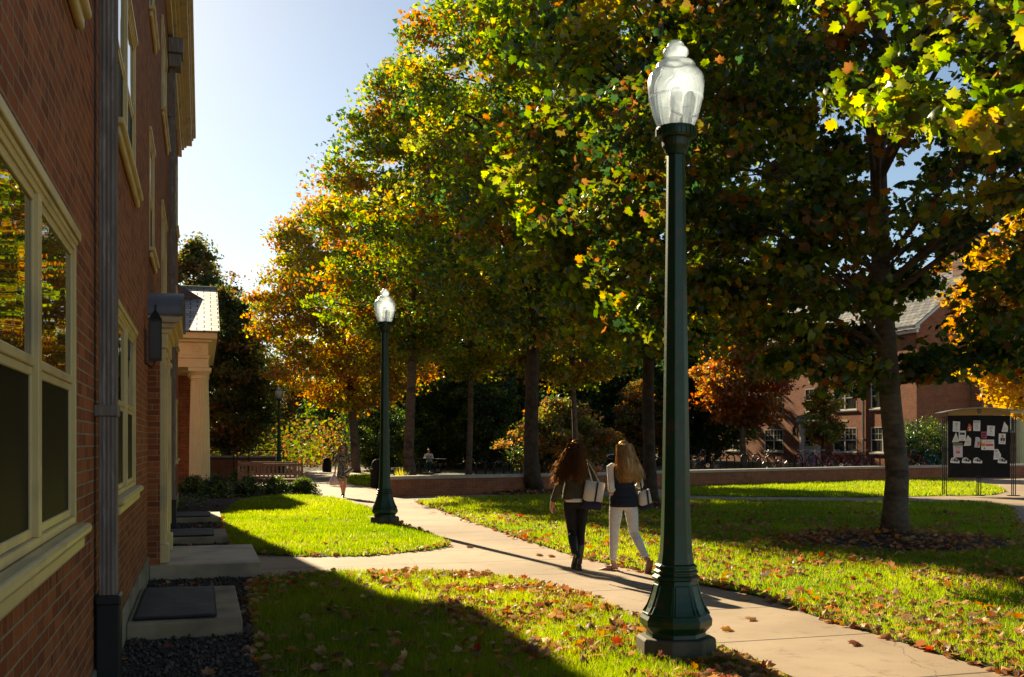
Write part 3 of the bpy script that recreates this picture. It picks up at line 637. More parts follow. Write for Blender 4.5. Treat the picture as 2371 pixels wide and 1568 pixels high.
# ------------------------------------------------------------------ left building
hall = thing('brick_hall', 'tall red brick hall with cream windows filling the left side', 'building', (WO[0], WO[1], 0), WT)
FH = 2.86; SEND = 29.6; EAV = 9.98
cols = {1: (3.05,5.56,2), 2: (8.12,10.56,2), 3: (13.45,14.70,1), 4: (17.5,19.9,2), 5: (22.6,25.0,2), 6: (27.0,28.3,1)}
ops = []; wins = []
for c, (a, b, u) in cols.items():
    for fl in range(3):
        if c == 3 and fl == 0: continue
        z0 = 1.24+fl*FH-((.22 if c == 1 else .06) if fl == 1 else 0)+(.0 if fl < 2 else .02); z1 = z0+1.43; ops.append((a, b, z0, z1)); wins.append((a, b, z0, z1, u, c, fl))
for fl in (0, 1): ops.append((-.4, 1.2, 1.24+fl*FH, 2.67+fl*FH)); wins.append((-.4, 1.2, 1.24+fl*FH, 2.67+fl*FH, 2, 0, fl))
mb = MB(); wall_open(mb, 1, -3, SEND, .30, EAV-.35, ops, .10)
mb.build('brick_wall', M['brick_y'], hall)
mb = MB(); mb.poly([(-.012,-3,.30),(-9,-3,.3),(-9,-3,EAV),(-.012,-3,EAV)]); mb.poly([(-.001,SEND,.0),(-10,SEND,0),(-10,SEND,EAV+.3),(-5.2,SEND,13.4),(-.001,SEND,EAV-.0)]); mb.poly([(-10,-3,0),(-10,SEND,0),(-10,SEND,EAV),(-10,-3,EAV)])
mb.build('end_wall', M['brick_x'], hall)
MB().box(-.3,.018,-3,SEND+.01,-.05,.298).build('foundation', M['found'], hall, bevel=.01)
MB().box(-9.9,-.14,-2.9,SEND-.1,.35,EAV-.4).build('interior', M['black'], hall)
for a, b, z0, z1, u, c, fl in wins: window(hall, 1, a, b, z0, z1, u, False)
# curtain seen behind the nearest upper panes is part of that window's depth
# cornice, gutter, roof
mb = MB(); mb.box(-.0,.10,-3,SEND+.1,EAV-.62,EAV-.42); mb.box(0,.16,-3,SEND+.14,EAV-.418,EAV-.34); mb.box(0,.22,-3,SEND+.2,EAV-.338,EAV-.26); mb.box(0,.36,-3,SEND+.3,EAV-.258,EAV-.10)
mb.box(0,.40,-3,SEND+.34,EAV-.098,EAV-.02); mb.build('cornice', M['cream'], hall, bevel=.015)
mb = MB(); mb.box(.0,.46,-3,SEND+.4,EAV-.018,EAV+.10); mb.build('gutter', M['cream'], hall, bevel=.03, seg=3)
mb = MB(); mb.v = [(.44,-3,EAV+.102),(.44,SEND+.42,EAV+.102),(-5,SEND+.42,13.6),(-5,-3,13.6),(-10.4,-3,EAV+.1),(-10.4,SEND+.42,EAV+.1)]
mb.face(0,1,2,3); mb.face(3,2,5,4); mb.face(0,3,4); mb.face(1,5,2); mb.build('roof', M['asphaltroof'], hall)
downspout(hall, 1, 6.62, .72, EAV-.45, .735)
p2 = downspout(hall, 1, 21.0, .55, EAV-1.2, .56)
mb = MB(); mb.box(.0,.24,20.8,21.2,EAV-1.2,EAV-.95); mb.box(.0,.28,20.74,21.26,EAV-.95,EAV-.66); mb.build('leader_head', M['copper'], p2, bevel=.02)
# door bay: brick jambs standing proud, cream surround and arched lead hood
DB0, DB1 = 13.05, 15.35
mb = MB()
mb.box(.001,.135,DB0+.0,DB0+.19,.19,3.05); mb.build('brick_jamb', M['brick_x'], hall)
mb = MB(); mb.box(.001,.135,DB1-.19,DB1,.19,3.05); mb.build('brick_jamb', M['brick_x'], hall)
dc = doorcase(hall, 1, DB0+.19+.01, DB1-.20, .19)
lantern(hall, 1, 12.35, 2.80, 1.15, .115)
# concrete steps and light-well pads
pads = [('concrete_step', 'wide pale concrete doorstep under the arched door hood', 'step', 13.02, 15.4, 1.31, .19, None),
        ('light_well_pad', 'nearest concrete pad with a black rubber cover, beside the black downspout boot', 'concrete pad', 9.05, 11.28, .95, .15, 1),
        ('light_well_pad', 'concrete pad with black cover just beyond the wide doorstep', 'concrete pad', 17.55, 19.3, 1.02, .12, 1),
        ('light_well_pad', 'farthest concrete pad, partly sunlit, next to the far shrubs', 'concrete pad', 22.2, 24.0, 1.0, .12, 1)]
for nm, lb, ct, a, b, wd, h, mt in pads:
    lx = L(0, a); t = thing(nm, lb, ct, (lx[0], lx[1], 0), WT, 'covered light-well pads along the hall' if mt else None); ln = b-a
    mb = MB(); mb.box(.02, wd, 0, ln, -.02, h); mb.build('slab', M['stoop' if not mt else 'concrete'], t, bevel=.012)
    if mt:
        nx, ny = 22, 18; x0, x1, y0, y1 = .06, wd-.21, .14, ln-.14; q = MB()
        for j in range(ny+1):
            for i in range(nx+1):
                u, v = i/nx, j/ny; z = h+.006+.010*math.sin(u*9+v*4)*math.sin(v*7)*u+.008*random.random()*u*(1 if 0 < i < nx else .3)+.004
                q.v.append((x0+(x1-x0)*u, y0+(y1-y0)*v, z))
        for j in range(ny):
            for i in range(nx): k = j*(nx+1)+i; q.face(k, k+1, k+nx+2, k+nx+1)
        o = q.build('rubber_cover', M['mat'], t, smooth=True); sm = o.modifiers.new('thick', 'SOLIDIFY'); sm.thickness = .012; sm.offset = 1

# ------------------------------------------------------------------ second building with the columned porch
ph = thing('porch_building', 'cream columned porch with grey slate roof on a brick wing beyond the hall', 'building', (WO[0], WO[1], 0), WT)
mb = MB(); mb.box(-10, .28, 40.6, 62, -.05, 6.9); mb.build('brick_wall', M['brick_x'], ph)
mb = MB(); mb.v = [(.7,40.2,6.902),(.7,62.4,6.902),(-5,62.4,10.2),(-5,40.2,10.2),(-10.6,40.2,6.9),(-10.6,62.4,6.9)]
mb.face(0,1,2,3); mb.face(3,2,5,4); mb.face(0,3,4); mb.face(1,5,2); mb.build('roof', M['asphaltroof'], ph)
mb = MB(); mb.box(-.3,.5,40.2,40.55,6.6,6.9); mb.build('fascia', M['cream'], ph)
PV0, PV1, PS0, PS1 = -3.0, .96, 35.9, 48.3; ZE, ZR = 5.30, 7.60       # porch body, eave and ridge
mb = MB(); mb.box(PV0,PV1-.13,PS0+.15,PS1-.15,4.12,4.42); mb.box(PV0,PV1-.10,PS0+.12,PS1-.12,4.423,4.52); mb.box(PV0,PV1-.14,PS0+.16,PS1-.16,4.523,4.95)
mb.box(PV0,PV1-.02,PS0+.04,PS1-.04,4.953,5.05); mb.box(PV0,PV1+.14,PS0-.12,PS1+.12,5.053,5.26); mb.build('entablature', M['cream_white'], ph, bevel=.015)
mb = MB(); n = 28
for rr, th in ((.15,.018),(.09,.016)):
    for k in range(n):
        a0, a1 = 2*math.pi*k/n, 2*math.pi*(k+1)/n; y = PS0+.16-.003
        mb.tube([(.45+rr*math.cos(a0), y, 4.74+rr*math.sin(a0)), (.45+rr*math.cos(a1), y, 4.74+rr*math.sin(a1))], th, 6)
mb.build('round_boss', M['cream_white'], ph)
pm = (PS0+PS1)/2; e = .22; mb = MB(); x0, x1 = PV0, PV1+.22
mb.v = [(x0,PS0-e,ZE),(x1,PS0-e,ZE),(x1,pm,ZR),(x0,pm,ZR),(x0,PS1+e,ZE),(x1,PS1+e,ZE),(x0,PS0-e,ZE-.03),(x1,PS0-e,ZE-.03),(x1,PS1+e,ZE-.03),(x0,PS1+e,ZE-.03)]
mb.face(0,1,2,3); mb.face(3,2,5,4); mb.face(0,1,7,6); mb.face(4,5,8,9); mb.face(1,7,8,5,2); mb.face(6,7,8,9)
rf = mb.build('slate_roof', M['slate'], ph, smooth=False)
uv = rf.data.uv_layers.new(name='UVMap')
for p in rf.data.polygons:
    for li in p.loop_indices:
        v = rf.data.vertices[rf.data.loops[li].vertex_index].co; uv.data[li].uv = (v.x, abs(v.y-pm)*1.07)
mb = MB(); mb.box(x0,x1+.01,pm-.10,pm+.10,ZR-.05,ZR+.05); mb.build('ridge_cap', plain('green_copper', (.10,.22,.17), .5), ph, bevel=.02)
mb = MB(); mb.v = [(x1-.14,PS0-e+.1,ZE-.005),(x1-.14,PS1+e-.1,ZE-.005),(x1-.14,pm,ZR-.12)]; mb.face(0,1,2); mb.build('pediment', M['cream_white'], ph)
def column(par, x, y, r, z0, z1):
    m_ = MB(); nf = 20; b = 0; prof = [(z0+.16, 1.0), (z0+1.3, .985), (z0+2.4, .93), (z1-.42, .84)]
    for z, k in prof:
        for i in range(nf*6):
            a = 2*math.pi*i/(nf*6); fl = 1-.10*(1-abs(math.sin(a*nf/2))**3.0); m_.v.append((x+r*k*fl*math.cos(a), y+r*k*fl*math.sin(a), z))
    q = nf*6
    for j in range(len(prof)-1):
        for i in range(q): m_.face(j*q+i, j*q+(i+1)%q, (j+1)*q+(i+1)%q, (j+1)*q+i)
    c = m_.build('column', M['cream_white'], par)
    MB().lathe([(r*.84,z1-.421),(r*.86,z1-.36),(r*.92,z1-.35),(r*.92,z1-.32),(r*.84,z1-.31),(r*.84,z1-.25),(r*1.05,z1-.13)], 40, (x,y)).box(x-r*1.1,x+r*1.1,y-r*1.1,y+r*1.1,z1-.128,z1-.002).build('capital', M['cream_white'], c)
    MB().lathe([(r*1.18,z0+.06),(r*1.2,z0+.10),(r*1.1,z0+.15),(r*1.0,z0+.161)], 40, (x,y)).box(x-r*1.25,x+r*1.25,y-r*1.25,y+r*1.25,z0,z0+.06).build('column_base', M['cream_white'], c)
for x, y in ((.55, PS0+.52), (.50, PS0+3.6), (.50, PS0+7.6), (.5, PS1-.52)): column(ph, x, y, .335, .02, 4.12)
# ------------------------------------------------------------------ right building (brick dormitory across the quad)
RB = thing('brick_dormitory', 'three storey brick dormitory with cream windows behind the bike racks at right', 'building', (22.1, 57.6, 0), WT)
fc = [(1.9,4.1,2),(5.5,7.9,2),(9.7,11.1,1),(13.8,16.2,2),(19.6,22.0,2),(26,28.4,2)]; ops = []; ws = []
for a, b, u in fc:
    for fl, z0 in enumerate((1.05, 3.60, 6.14)):
        if u == 1 and fl == 0: continue
        ops.append((a, b, z0, z0+1.5)); ws.append((a, b, z0, z0+1.5, u))
mb = MB(); wall_open(mb, -1, 0, 32, -.1, 8.0, ops, .10); mb.build('brick_wall', M['brick_far_y'], RB)
for a, b, z0, z1, u in ws: window(RB, -1, a, b, z0, z1, u, 1, None, 'trim_white', True)
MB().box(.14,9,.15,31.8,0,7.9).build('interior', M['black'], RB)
GW = 8.6; APX = 11.35
mb = MB(); mb.poly([(0,-.001,-.1),(GW,-.001,-.1),(GW,-.001,8.0),(GW/2,-.001,APX),(0,-.001,8.0)]); mb.build('gable_wall', M['brick_far_x'], RB)
mb = MB(); mb.box(-.30,-.02,-.3,32,7.85,8.05); mb.box(-.18,-.02,-.2,32,7.65,7.847)
for s_ in (0, 1):
    x0, x1 = (-.3, GW/2) if not s_ else (GW+.3, GW/2); z0, z1 = 7.83, APX+.08
    b = len(mb.v)
    for y in (-.28, -.003): mb.v += [(x0,y,z0),(x1,y,z1),(x1,y,z1+.17),(x0,y,z0+.17)]
    for fq in ((0,1,2,3),(4,5,6,7),(0,1,5,4),(1,2,6,5),(2,3,7,6),(3,0,4,7)): mb.face(*[b+i for i in fq])
mb.build('eave_trim', M['trim_white'], RB)
mb = MB(); mb.v = [(-.34,-.3,8.04),(-.34,32,8.04),(GW/2,32,APX+.28),(GW/2,-.3,APX+.28),(GW+.34,-.3,8.04),(GW+.34,32,8.04)]; mb.face(0,1,2,3); mb.face(3,2,5,4)
rf = mb.build('slate_roof', M['slate'], RB); uv = rf.data.uv_layers.new(name='UVMap')
for p in rf.data.polygons:
    for li in p.loop_indices:
        v = rf.data.vertices[rf.data.loops[li].vertex_index].co; uv.data[li].uv = (v.y, abs(v.x-GW/2)*1.26)
MB().box(GW/2-.75,GW/2+.75,.5,1.5,9.8,13.9).box(GW/2-.82,GW/2+.82,.43,1.57,13.9,14.1).build('chimney', M['brick_far_x'], RB)
downspout(RB, -1, 4.75, .1, 7.8, .12)
for q in (6.7, 10.4, 15.0): MB().box(-.02,-.004,q-.28,q+.28,5.45,5.6).box(-.02,-.004,q-.28,q+.28,2.9,3.03).build('wall_vent', M['cream_white'], RB)
doorcase(RB, -1, 9.3, 11.5, .28, 'trim_white', True); lantern(RB, -1, 12.1, 2.35, 1.3, .2)
MB().box(-2.2,-.002,8.9,11.9,-.05,.27).build('door_step', M['coping'], RB)
# entry wing with its own porch, right edge of the picture
mb = MB(); wall_open(mb, -1, 0, 9.0, -.1, 6.6, [], .1)
EW = thing('brick_entry_wing', 'lower brick entry wing with a pale column porch behind the notice board', 'building', (22.1+3.5*math.cos(WT)+.9*math.sin(WT), 57.6+3.5*math.sin(WT)-.9*math.cos(WT), 0), WT)
q = MB(); q.box(0, 18, 0, .85, -.1, 1.6); q.box(0,.9,0,.85,1.6,7.3); q.box(.9,18,0,.85,4.15,7.3); q.box(2.2,18,0,.85,1.6,4.15); q.box(.9,2.2,.3,.85,1.6,4.15); q.build('brick_wall', M['brick_far_x'], EW)
def front_window(par, x0, x1, z0, z1, y=0.0):
    f = MB(); f.box(x0-.10,x0,y-.02,y+.1,z0-.05,z1+.10); f.box(x1,x1+.10,y-.02,y+.1,z0-.05,z1+.10); f.box(x0,x1,y-.02,y+.1,z1,z1+.1); f.box(x0-.16,x1+.16,y-.08,y+.1,z0-.16,z0-.051)
    zm = (z0+z1)/2; f.box(x0,x1,y+.0,y+.08,zm-.04,zm+.04)
    for k in (1,2): f.box(x0+(x1-x0)*k/3-.015,x0+(x1-x0)*k/3+.015,y+.02,y+.07,z0,z1)
    for z in ((z0+zm)/2,(zm+z1)/2): f.box(x0,x1,y+.022,y+.068,z-.015,z+.015)
    w_ = f.build('window', M['trim_white'], par); MB().box(x0,x1,y+.075,y+.1,z0,z1).build('pane', M['glass'], w_)
front_window(EW, .9, 2.15, 2.35, 4.0, .0)
q = MB(); q.box(1.3,6.5,-1.4,-.003,4.25,4.75); q.box(1.1,6.7,-1.6,-.003,4.75,4.9); q.box(1.2,6.6,-1.5,-.003,4.9,5.05); q.v += [(1.05,-1.65,5.06),(6.75,-1.65,5.06),(3.9,-1.65,6.3),(1.05,-.003,5.06),(6.75,-.003,5.06),(3.9,-.003,6.3)]
b = len(q.v)-6; q.face(b,b+1,b+2); q.face(b,b+2,b+5,b+3); q.face(b+1,b+4,b+5,b+2); q.face(b+3,b+4,b+5); q.face(b,b+1,b+4,b+3)
q.build('porch_roof', M['trim_white'], EW)
for x in (1.66, 2.5): column(EW, x, -1.0, .27, .2, 4.24)
MB().box(1.1,6.7,-1.9,-.003,-.1,.2).build('porch_step', M['coping'], EW)

# ------------------------------------------------------------------ street lamps
def globe_mat():
    m, t, p, o = newmat('prismatic_globe'); t.nodes.remove(p)
    tc = N(t, 'ShaderNodeTexCoord'); s = N(t, 'ShaderNodeSeparateXYZ'); t.links.new(tc.outputs['Object'], s.inputs[0])
    tr = N(t, 'ShaderNodeBsdfTransparent'); tl = N(t, 'ShaderNodeBsdfTranslucent'); tl.inputs[0].default_value = (.74,.87,1.0,1)
    g = N(t, 'ShaderNodeBsdfGlossy'); g.inputs['Roughness'].default_value = .18; df = N(t, 'ShaderNodeBsdfDiffuse'); df.inputs[0].default_value = (.72,.83,.94,1)
    at = N(t, 'ShaderNodeMath', operation='ARCTAN2'); t.links.new(s.outputs['Y'], at.inputs[0]); t.links.new(s.outputs['X'], at.inputs[1])
    w1 = N(t, 'ShaderNodeMath', operation='MULTIPLY'); t.links.new(at.outputs[0], w1.inputs[0]); w1.inputs[1].default_value = 34
    sn = N(t, 'ShaderNodeMath', operation='SINE'); t.links.new(w1.outputs[0], sn.inputs[0])
    w2 = N(t, 'ShaderNodeMath', operation='MULTIPLY'); t.links.new(s.outputs['Z'], w2.inputs[0]); w2.inputs[1].default_value = 520
    s2 = N(t, 'ShaderNodeMath', operation='SINE'); t.links.new(w2.outputs[0], s2.inputs[0])
    ad = N(t, 'ShaderNodeMath', operation='ADD'); t.links.new(sn.outputs[0], ad.inputs[0]); t.links.new(s2.outputs[0], ad.inputs[1])
    bp = N(t, 'ShaderNodeBump', i_Strength=.22, i_Distance=.003); t.links.new(ad.outputs[0], bp.inputs['Height'])
    for n_ in (g, tl, df): t.links.new(bp.outputs[0], n_.inputs['Normal'])
    n1 = N(t, 'ShaderNodeTexNoise', i_Scale=7.0, i_Detail=4.0); t.links.new(tc.outputs['Object'], n1.inputs['Vector'])
    a = N(t, 'ShaderNodeMixShader', i_0=.10); t.links.new(tl.outputs[0], a.inputs[1]); t.links.new(df.outputs[0], a.inputs[2])
    b = N(t, 'ShaderNodeMixShader'); t.links.new(ramp(t, n1.outputs[0], -.1, 1.15), b.inputs[0])
    t.links.new(a.outputs[0], b.inputs[1]); t.links.new(tr.outputs[0], b.inputs[2])
    fr = N(t, 'ShaderNodeFresnel', i_IOR=1.35); t.links.new(bp.outputs[0], fr.inputs['Normal'])
    c = N(t, 'ShaderNodeMixShader'); t.links.new(fr.outputs[0], c.inputs[0]); t.links.new(b.outputs[0], c.inputs[1]); t.links.new(g.outputs[0], c.inputs[2]); t.links.new(c.outputs[0], o.inputs[0]); return m
M['globe'] = globe_mat()
def make_lamp():
    t = thing('street_lamp', 'nearest and tallest dark green lamp post with clear acorn globe, at the path edge', 'street lamp', (0,0,0), R(9), 'dark green acorn lamp posts')
    r8 = R(22.5); k8 = 1.045
    MB().lathe([(.315,-.05),(.305,.145),(.29,.165)], 8, rot=r8).build('plinth', M['plinth'], t, bevel=.008)
    b = MB(); b.lathe([(.235,.1655),(.225,.20),(.245,.222),(.275,.255),(.278,.30),(.262,.325),(.232,.38),(.208,.44),(.188,.50),(.172,.56),(.163,.60)], 8, rot=r8)
    # raised frame panels on each face of the bell
    bo = b.build('bell_base', M['green'], t, bevel=.006)
    pn = MB()
    for k in range(8):
        a = k*math.pi/4
        for side in (-1, 1):
            pts = []
            for r, z in ((.258,.345),(.222,.40),(.190,.48),(.166,.56)):
                rr = r*math.cos(math.pi/8); half = r*math.sin(math.pi/8)*.80
                x, y = rr+.003, side*half; pts.append((x*math.cos(a)-y*math.sin(a), x*math.sin(a)+y*math.cos(a), z))
            pn.tube(pts, .0065, 5)
        for r, z, fr in ((.258,.345,.8),(.166,.56,.8)):
            rr = r*math.cos(math.pi/8)+.003; half = r*math.sin(math.pi/8)*fr
            pn.tube([(rr*math.cos(a)-y*math.sin(a), rr*math.sin(a)+y*math.cos(a), z) for y in (-half, half)], .0065, 5)
    pn.build('panel_moulding', M['green'], bo)
    MB().lathe([(.163,.6005),(.182,.602),(.186,.615),(.176,.628),(.160,.636),(.160,.648),(.172,.652),(.172,.664),(.156,.674),(.152,.690),(.162,.694),(.162,.706),(.148,.716)], 8, rot=r8).build('collar', M['green'], t, bevel=.003)
    MB().lathe([(.140,.7165),(.128,.80),(.118,.95),(.110,1.2),(.100,1.8),(.088,2.6),(.078,3.3),(.072,3.86)], 8, rot=r8).build('post', M['green'], t, bevel=.006)
    q = MB(); q.lathe([(.074,3.8605),(.080,3.875),(.088,3.90),(.105,3.925),(.108,3.965),(.108,3.985)], 24); q.lathe([(.132,3.9855),(.150,4.0),(.153,4.04),(.150,4.068),(.146,4.07)], 36)
    for k in range(24):
        a = k*math.pi/12; q.obox((.153*math.cos(a),.153*math.sin(a),4.026),(math.cos(a),math.sin(a),0),(-math.sin(a),math.cos(a),0),(0,0,1),.006,.006,.028)
    q.build('fitter', M['green'], t)
    g = [(.139,4.072),(.150,4.10),(.172,4.155),(.190,4.22),(.205,4.29),(.214,4.36),(.2175,4.41),(.214,4.445),(.203,4.475),(.185,4.50),(.160,4.520),(.153,4.535),(.150,4.555),(.135,4.572),(.105,4.585),(.082,4.592),(.077,4.602),(.084,4.618),(.096,4.635),(.099,4.652),(.094,4.670),(.080,4.684),(.068,4.692),(.066,4.704),(.058,4.722),(.038,4.738),(.012,4.744)]
    MB().lathe(g, 56, cap=False).build('globe', M['globe'], t, smooth=True)
    MB().lathe([(.2045,4.285),(.2085,4.29),(.209,4.30),(.2085,4.305)], 56, cap=False).build('globe_seam', M['globe'], t, smooth=True)
    inner = MB().lathe([(.03,4.07),(.05,4.09),(.055,4.16),(.04,4.2),(.05,4.24),(.052,4.34),(.03,4.38),(.01,4.39)], 20).build('lamp_bulb', plain('bulb', (.75,.72,.68), .3), t, smooth=True)
    return t
lamp = make_lamp(); lamp.location = (XY(1565, 8.12), 8.12, 0)
for (px, Y, sc, lb) in ((891, 21.2, 1.0, 'second dark green acorn lamp post, standing beside the left lawn corner'), (646, 57, .99, 'small distant acorn lamp post behind the wooden benches')):
    c = copy_tree(lamp); c['label'] = lb; c.location = (XY(px, Y), Y, 0); c.scale = (1,1,sc)
for px, Y, lb in ((586, 78, 'thin dark far pole lamp near the shaded woods, left of the distant acorn lamp'), (689, 95, 'thin green far post in the hazy woods right of the distant acorn lamp')):
    t = thing('lamp_pole', lb, 'pole', (XY(px, Y), Y, 0)); MB().tube([(0,0,0),(0,0,3.6 if px < 600 else 4.2)], .06, 8).build('pole', M['green'], t)
    if px < 600: MB().lathe([(.05,3.6),(.16,3.7),(.18,3.95),(.05,4.1)], 12).build('lamp_head', M['black'], t)

# ------------------------------------------------------------------ notice board
NBX, NBY = XY(2266, 32.6), 32.6; nb_rz = R(-7)
nb = thing('notice_board', 'black outdoor notice board with arched yellow header, standing on tube legs by the path', 'notice board', (NBX, NBY, 0), nb_rz)
W2 = .92
MB().box(-W2,W2,-.03,.03,.56,2.48).build('panel', M['blackplastic'], nb, bevel=.01)
for cx, top in ((-W2-.10, 2.46), (W2+.10, 2.46), (0, .62)):
    q = MB()
    for k in (-1, 0, 1): q.tube([(cx+k*.055, -.02*abs(k), .0), (cx+k*.055, -.02*abs(k), top)], .016, 8)
    zs = [.62, 1.45, 2.3] if top > 1 else [.58]
    for z in zs:
        for dz in (-.03, .03): q.box(cx-.085,cx+.085,-.04,.04,z+dz-.008,z+dz+.008)
    q.box(cx-.15,cx+.15,-.09,.09,0,.015); q.box(cx-.2,cx+.2,-.02,.02,.015,.03); q.build('leg', M['black'], nb)
q = MB(); n = 14; z0 = 2.49; b = 0
top = [(-W2+2*W2*k/n, z0+.10+.10*(1-(2*k/n-1)**2)) for k in range(n+1)]
for y in (-.05, .05): q.v += [(-W2,y,z0)]+[(x,y,z) for x, z in top]+[(W2,y,z0)]
m_ = n+3; q.face(*range(m_)); q.face(*range(m_, 2*m_))
for k in range(m_): q.face(k, (k+1)%m_, m_+(k+1)%m_, m_+k)
q.build('header', plain('mustard_header', (.34,.20,.022), .5), nb)
q = MB(); tp = [(-1.22+2.44*k/n, z0+.125+.10*(1-((-1.22+2.44*k/n)/W2)**2)*.9) for k in range(n+1)]
for k in range(n):
    b = len(q.v)
    for y in (-.42, .42): q.v += [(tp[k][0],y,tp[k][1]),(tp[k+1][0],y,tp[k+1][1]),(tp[k+1][0],y,tp[k+1][1]+.02),(tp[k][0],y,tp[k][1]+.02)]
    for fq in ((0,1,2,3),(4,5,6,7),(0,1,5,4),(2,3,7,6)): q.face(*[b+i for i in fq])
q.build('canopy', noisy('pale_metal_canopy', (.30,.28,.25), (.20,.19,.17), 3, .35, .1, 10, .002, metal=.3), nb)
# small shield emblem on the header
q = MB(); sh = [(-.06,.07),(0,.085),(.06,.07),(.058,-.0),(.035,-.05),(0,-.08),(-.035,-.05),(-.058,0)]; q.v = [(x,-.056,2.61+z) for x, z in sh]+[(x,-.048,2.61+z) for x, z in sh]
q.face(*range(8)); q.face(*range(8,16)); [q.face(k,(k+1)%8,8+(k+1)%8,8+k) for k in range(8)]; se = q.build('shield_emblem', M['black'], nb)
q = MB(); q.tube([(0,-.058,2.67),(0,-.058,2.55)], .005, 4); q.tube([(-.04,-.058,2.64),(.04,-.058,2.64)], .005, 4); q.tube([(-.035,-.058,2.61),(0,-.058,2.58),(.035,-.058,2.61)], .004, 4); q.build('shield_lines', plain('emblem_gold', (.5,.33,.08), .5), se)
PAPER = {k: plain('paper_'+k, c, .8) for k, c in dict(white=(.80,.78,.74), cream=(.78,.72,.60), pink=(.55,.10,.16), red=(.65,.12,.04), yellow=(.75,.45,.05), lilac=(.62,.55,.62), ink=(.03,.03,.035), grey=(.35,.34,.33), olive=(.20,.20,.06), orange=(.75,.22,.06)).items()}
NBM = Matrix.Translation((NBX, NBY, 0)) @ Matrix.Rotation(nb_rz, 4, 'Z')
def bp_(zx, zy): return (-W2+(zx-232)/(1110-232)*2*W2, 2.48-(zy-215)/(1125-215)*1.92)    # position on the panel
def poster(outline, lab, col='white', marks=()):
    pts = [bp_(*p) for p in outline]; cx = sum(p[0] for p in pts)/len(pts); cz = sum(p[1] for p in pts)/len(pts); wp = NBM @ Vector((cx, -.034, cz))
    t = thing('poster', lab, 'poster', wp, nb_rz); q = MB(); n = len(pts)
    q.v = [(p[0]-cx, -.004, p[1]-cz) for p in pts]+[(p[0]-cx, 0.0, p[1]-cz) for p in pts]; q.face(*range(n)); q.face(*range(n, 2*n)); [q.face(k,(k+1)%n,n+(k+1)%n,n+k) for k in range(n)]
    q.build('sheet', PAPER[col], t)
    by = {}
    for (x0, y0, x1, y1, c) in marks: by.setdefault(c, []).append((x0, y0, x1, y1))
    for c, bs in by.items():
        q = MB()
        for x0, y0, x1, y1 in bs:
            a, b = bp_(x0, y0), bp_(x1, y1); q.box(a[0]-cx, b[0]-cx, -.0075, -.0045, a[1]-cz, b[1]-cz)
        q.build('print', PAPER[c], t)
def rows(x0, x1, y0, n, dy, c='grey', h=2.6):
    return [(x0+(k*7 % 13), y0+k*dy, x1-(k*11 % 17), y0+k*dy+h, c) for k in range(n)]
poster([(302,296),(404,303),(400,455),(300,448)], 'white notice sheet at the top left of the black board', 'white', rows(330,380,322,3,8,'ink')+[(340,350,366,358,'ink'),(342,374,362,388,'grey')]+rows(325,375,410,3,8))
poster([(528,330),(548,345),(570,385),(556,445),(505,440),(512,380)], 'small torn red and white flyer near the top of the board', 'red', [(528,385,548,400,'white'),(528,412,556,432,'white')])
poster([(590,288),(690,290),(686,442),(588,440)], 'white notice with a black top bar at the top centre of the board', 'white', [(592,304,686,314,'ink')]+rows(606,670,330,10,9))
poster([(786,360),(894,367),(888,518),(782,505)], 'white notice sheet hanging right of the pink flyer', 'white', rows(812,872,382,3,8,'ink')+[(826,412,846,420,'ink'),(828,436,850,452,'grey')]+rows(806,866,470,3,8))
poster([(1025,303),(1078,378),(1074,456),(986,454)], 'folded triangular white paper at the top right corner of the board', 'white', rows(1010,1060,400,4,9))
poster([(385,436),(486,435),(484,588),(383,585)], 'white flyer with a dark photo strip on the upper left of the board', 'white', [(398,464,470,498,'ink'),(405,474,440,488,'grey')]+rows(400,470,520,3,12)+[(425,566,434,576,'ink'),(440,566,449,576,'ink')])
poster([(345,458),(392,600),(288,606)], 'folded triangular paper at the left edge above the lilac poster', 'cream', rows(325,370,550,4,9))
poster([(512,502),(560,555),(556,654),(452,660)], 'folded cream paper right of the photo-strip flyer', 'cream', rows(490,545,590,5,9))
poster([(700,450),(778,450),(782,540),(770,552),(705,545)], 'pink rounded flyer in the middle of the board', 'pink', [(712,466,735,500,'ink'),(742,466,766,500,'ink'),(712,512,766,532,'ink')])
poster([(622,530),(668,530),(690,560),(680,684),(606,680)], 'curled leaflet with green and red print left of the yellow banner', 'lilac', [(650,600,676,640,'olive'),(640,645,668,672,'orange')])
poster([(694,566),(882,568),(886,720),(702,718)], 'wide white poster with yellow corner and red bar', 'white', [(696,568,722,660,'yellow'),(700,620,756,664,'orange'),(764,630,872,662,'red'),(736,685,756,702,'ink')]+rows(740,870,582,4,10,'orange'))
poster([(948,478),(1046,480),(1042,634),(946,630)], 'white flyer with a figure in dark jacket at the right of the board', 'white', [(985,500,1014,532,'orange'),(972,542,1000,586,'ink'),(1008,542,1034,586,'ink'),(996,534,1006,560,'yellow')]+rows(965,1030,600,2,9,'red'))
poster([(302,615),(438,615),(440,826),(312,828)], 'tall lilac poster with an olive band and red bag drawing', 'lilac', [(302,618,438,655,'olive'),(348,738,402,770,'red'),(356,685,362,738,'orange'),(390,685,396,738,'orange'),(362,685,390,690,'orange')]+rows(325,420,664,2,9,'ink'))
poster([(884,708),(938,706),(980,785),(974,858),(874,858)], 'white paper with folded corner at the lower right of the board', 'white', [(896,724,928,748,'grey')]+rows(896,958,770,8,8))
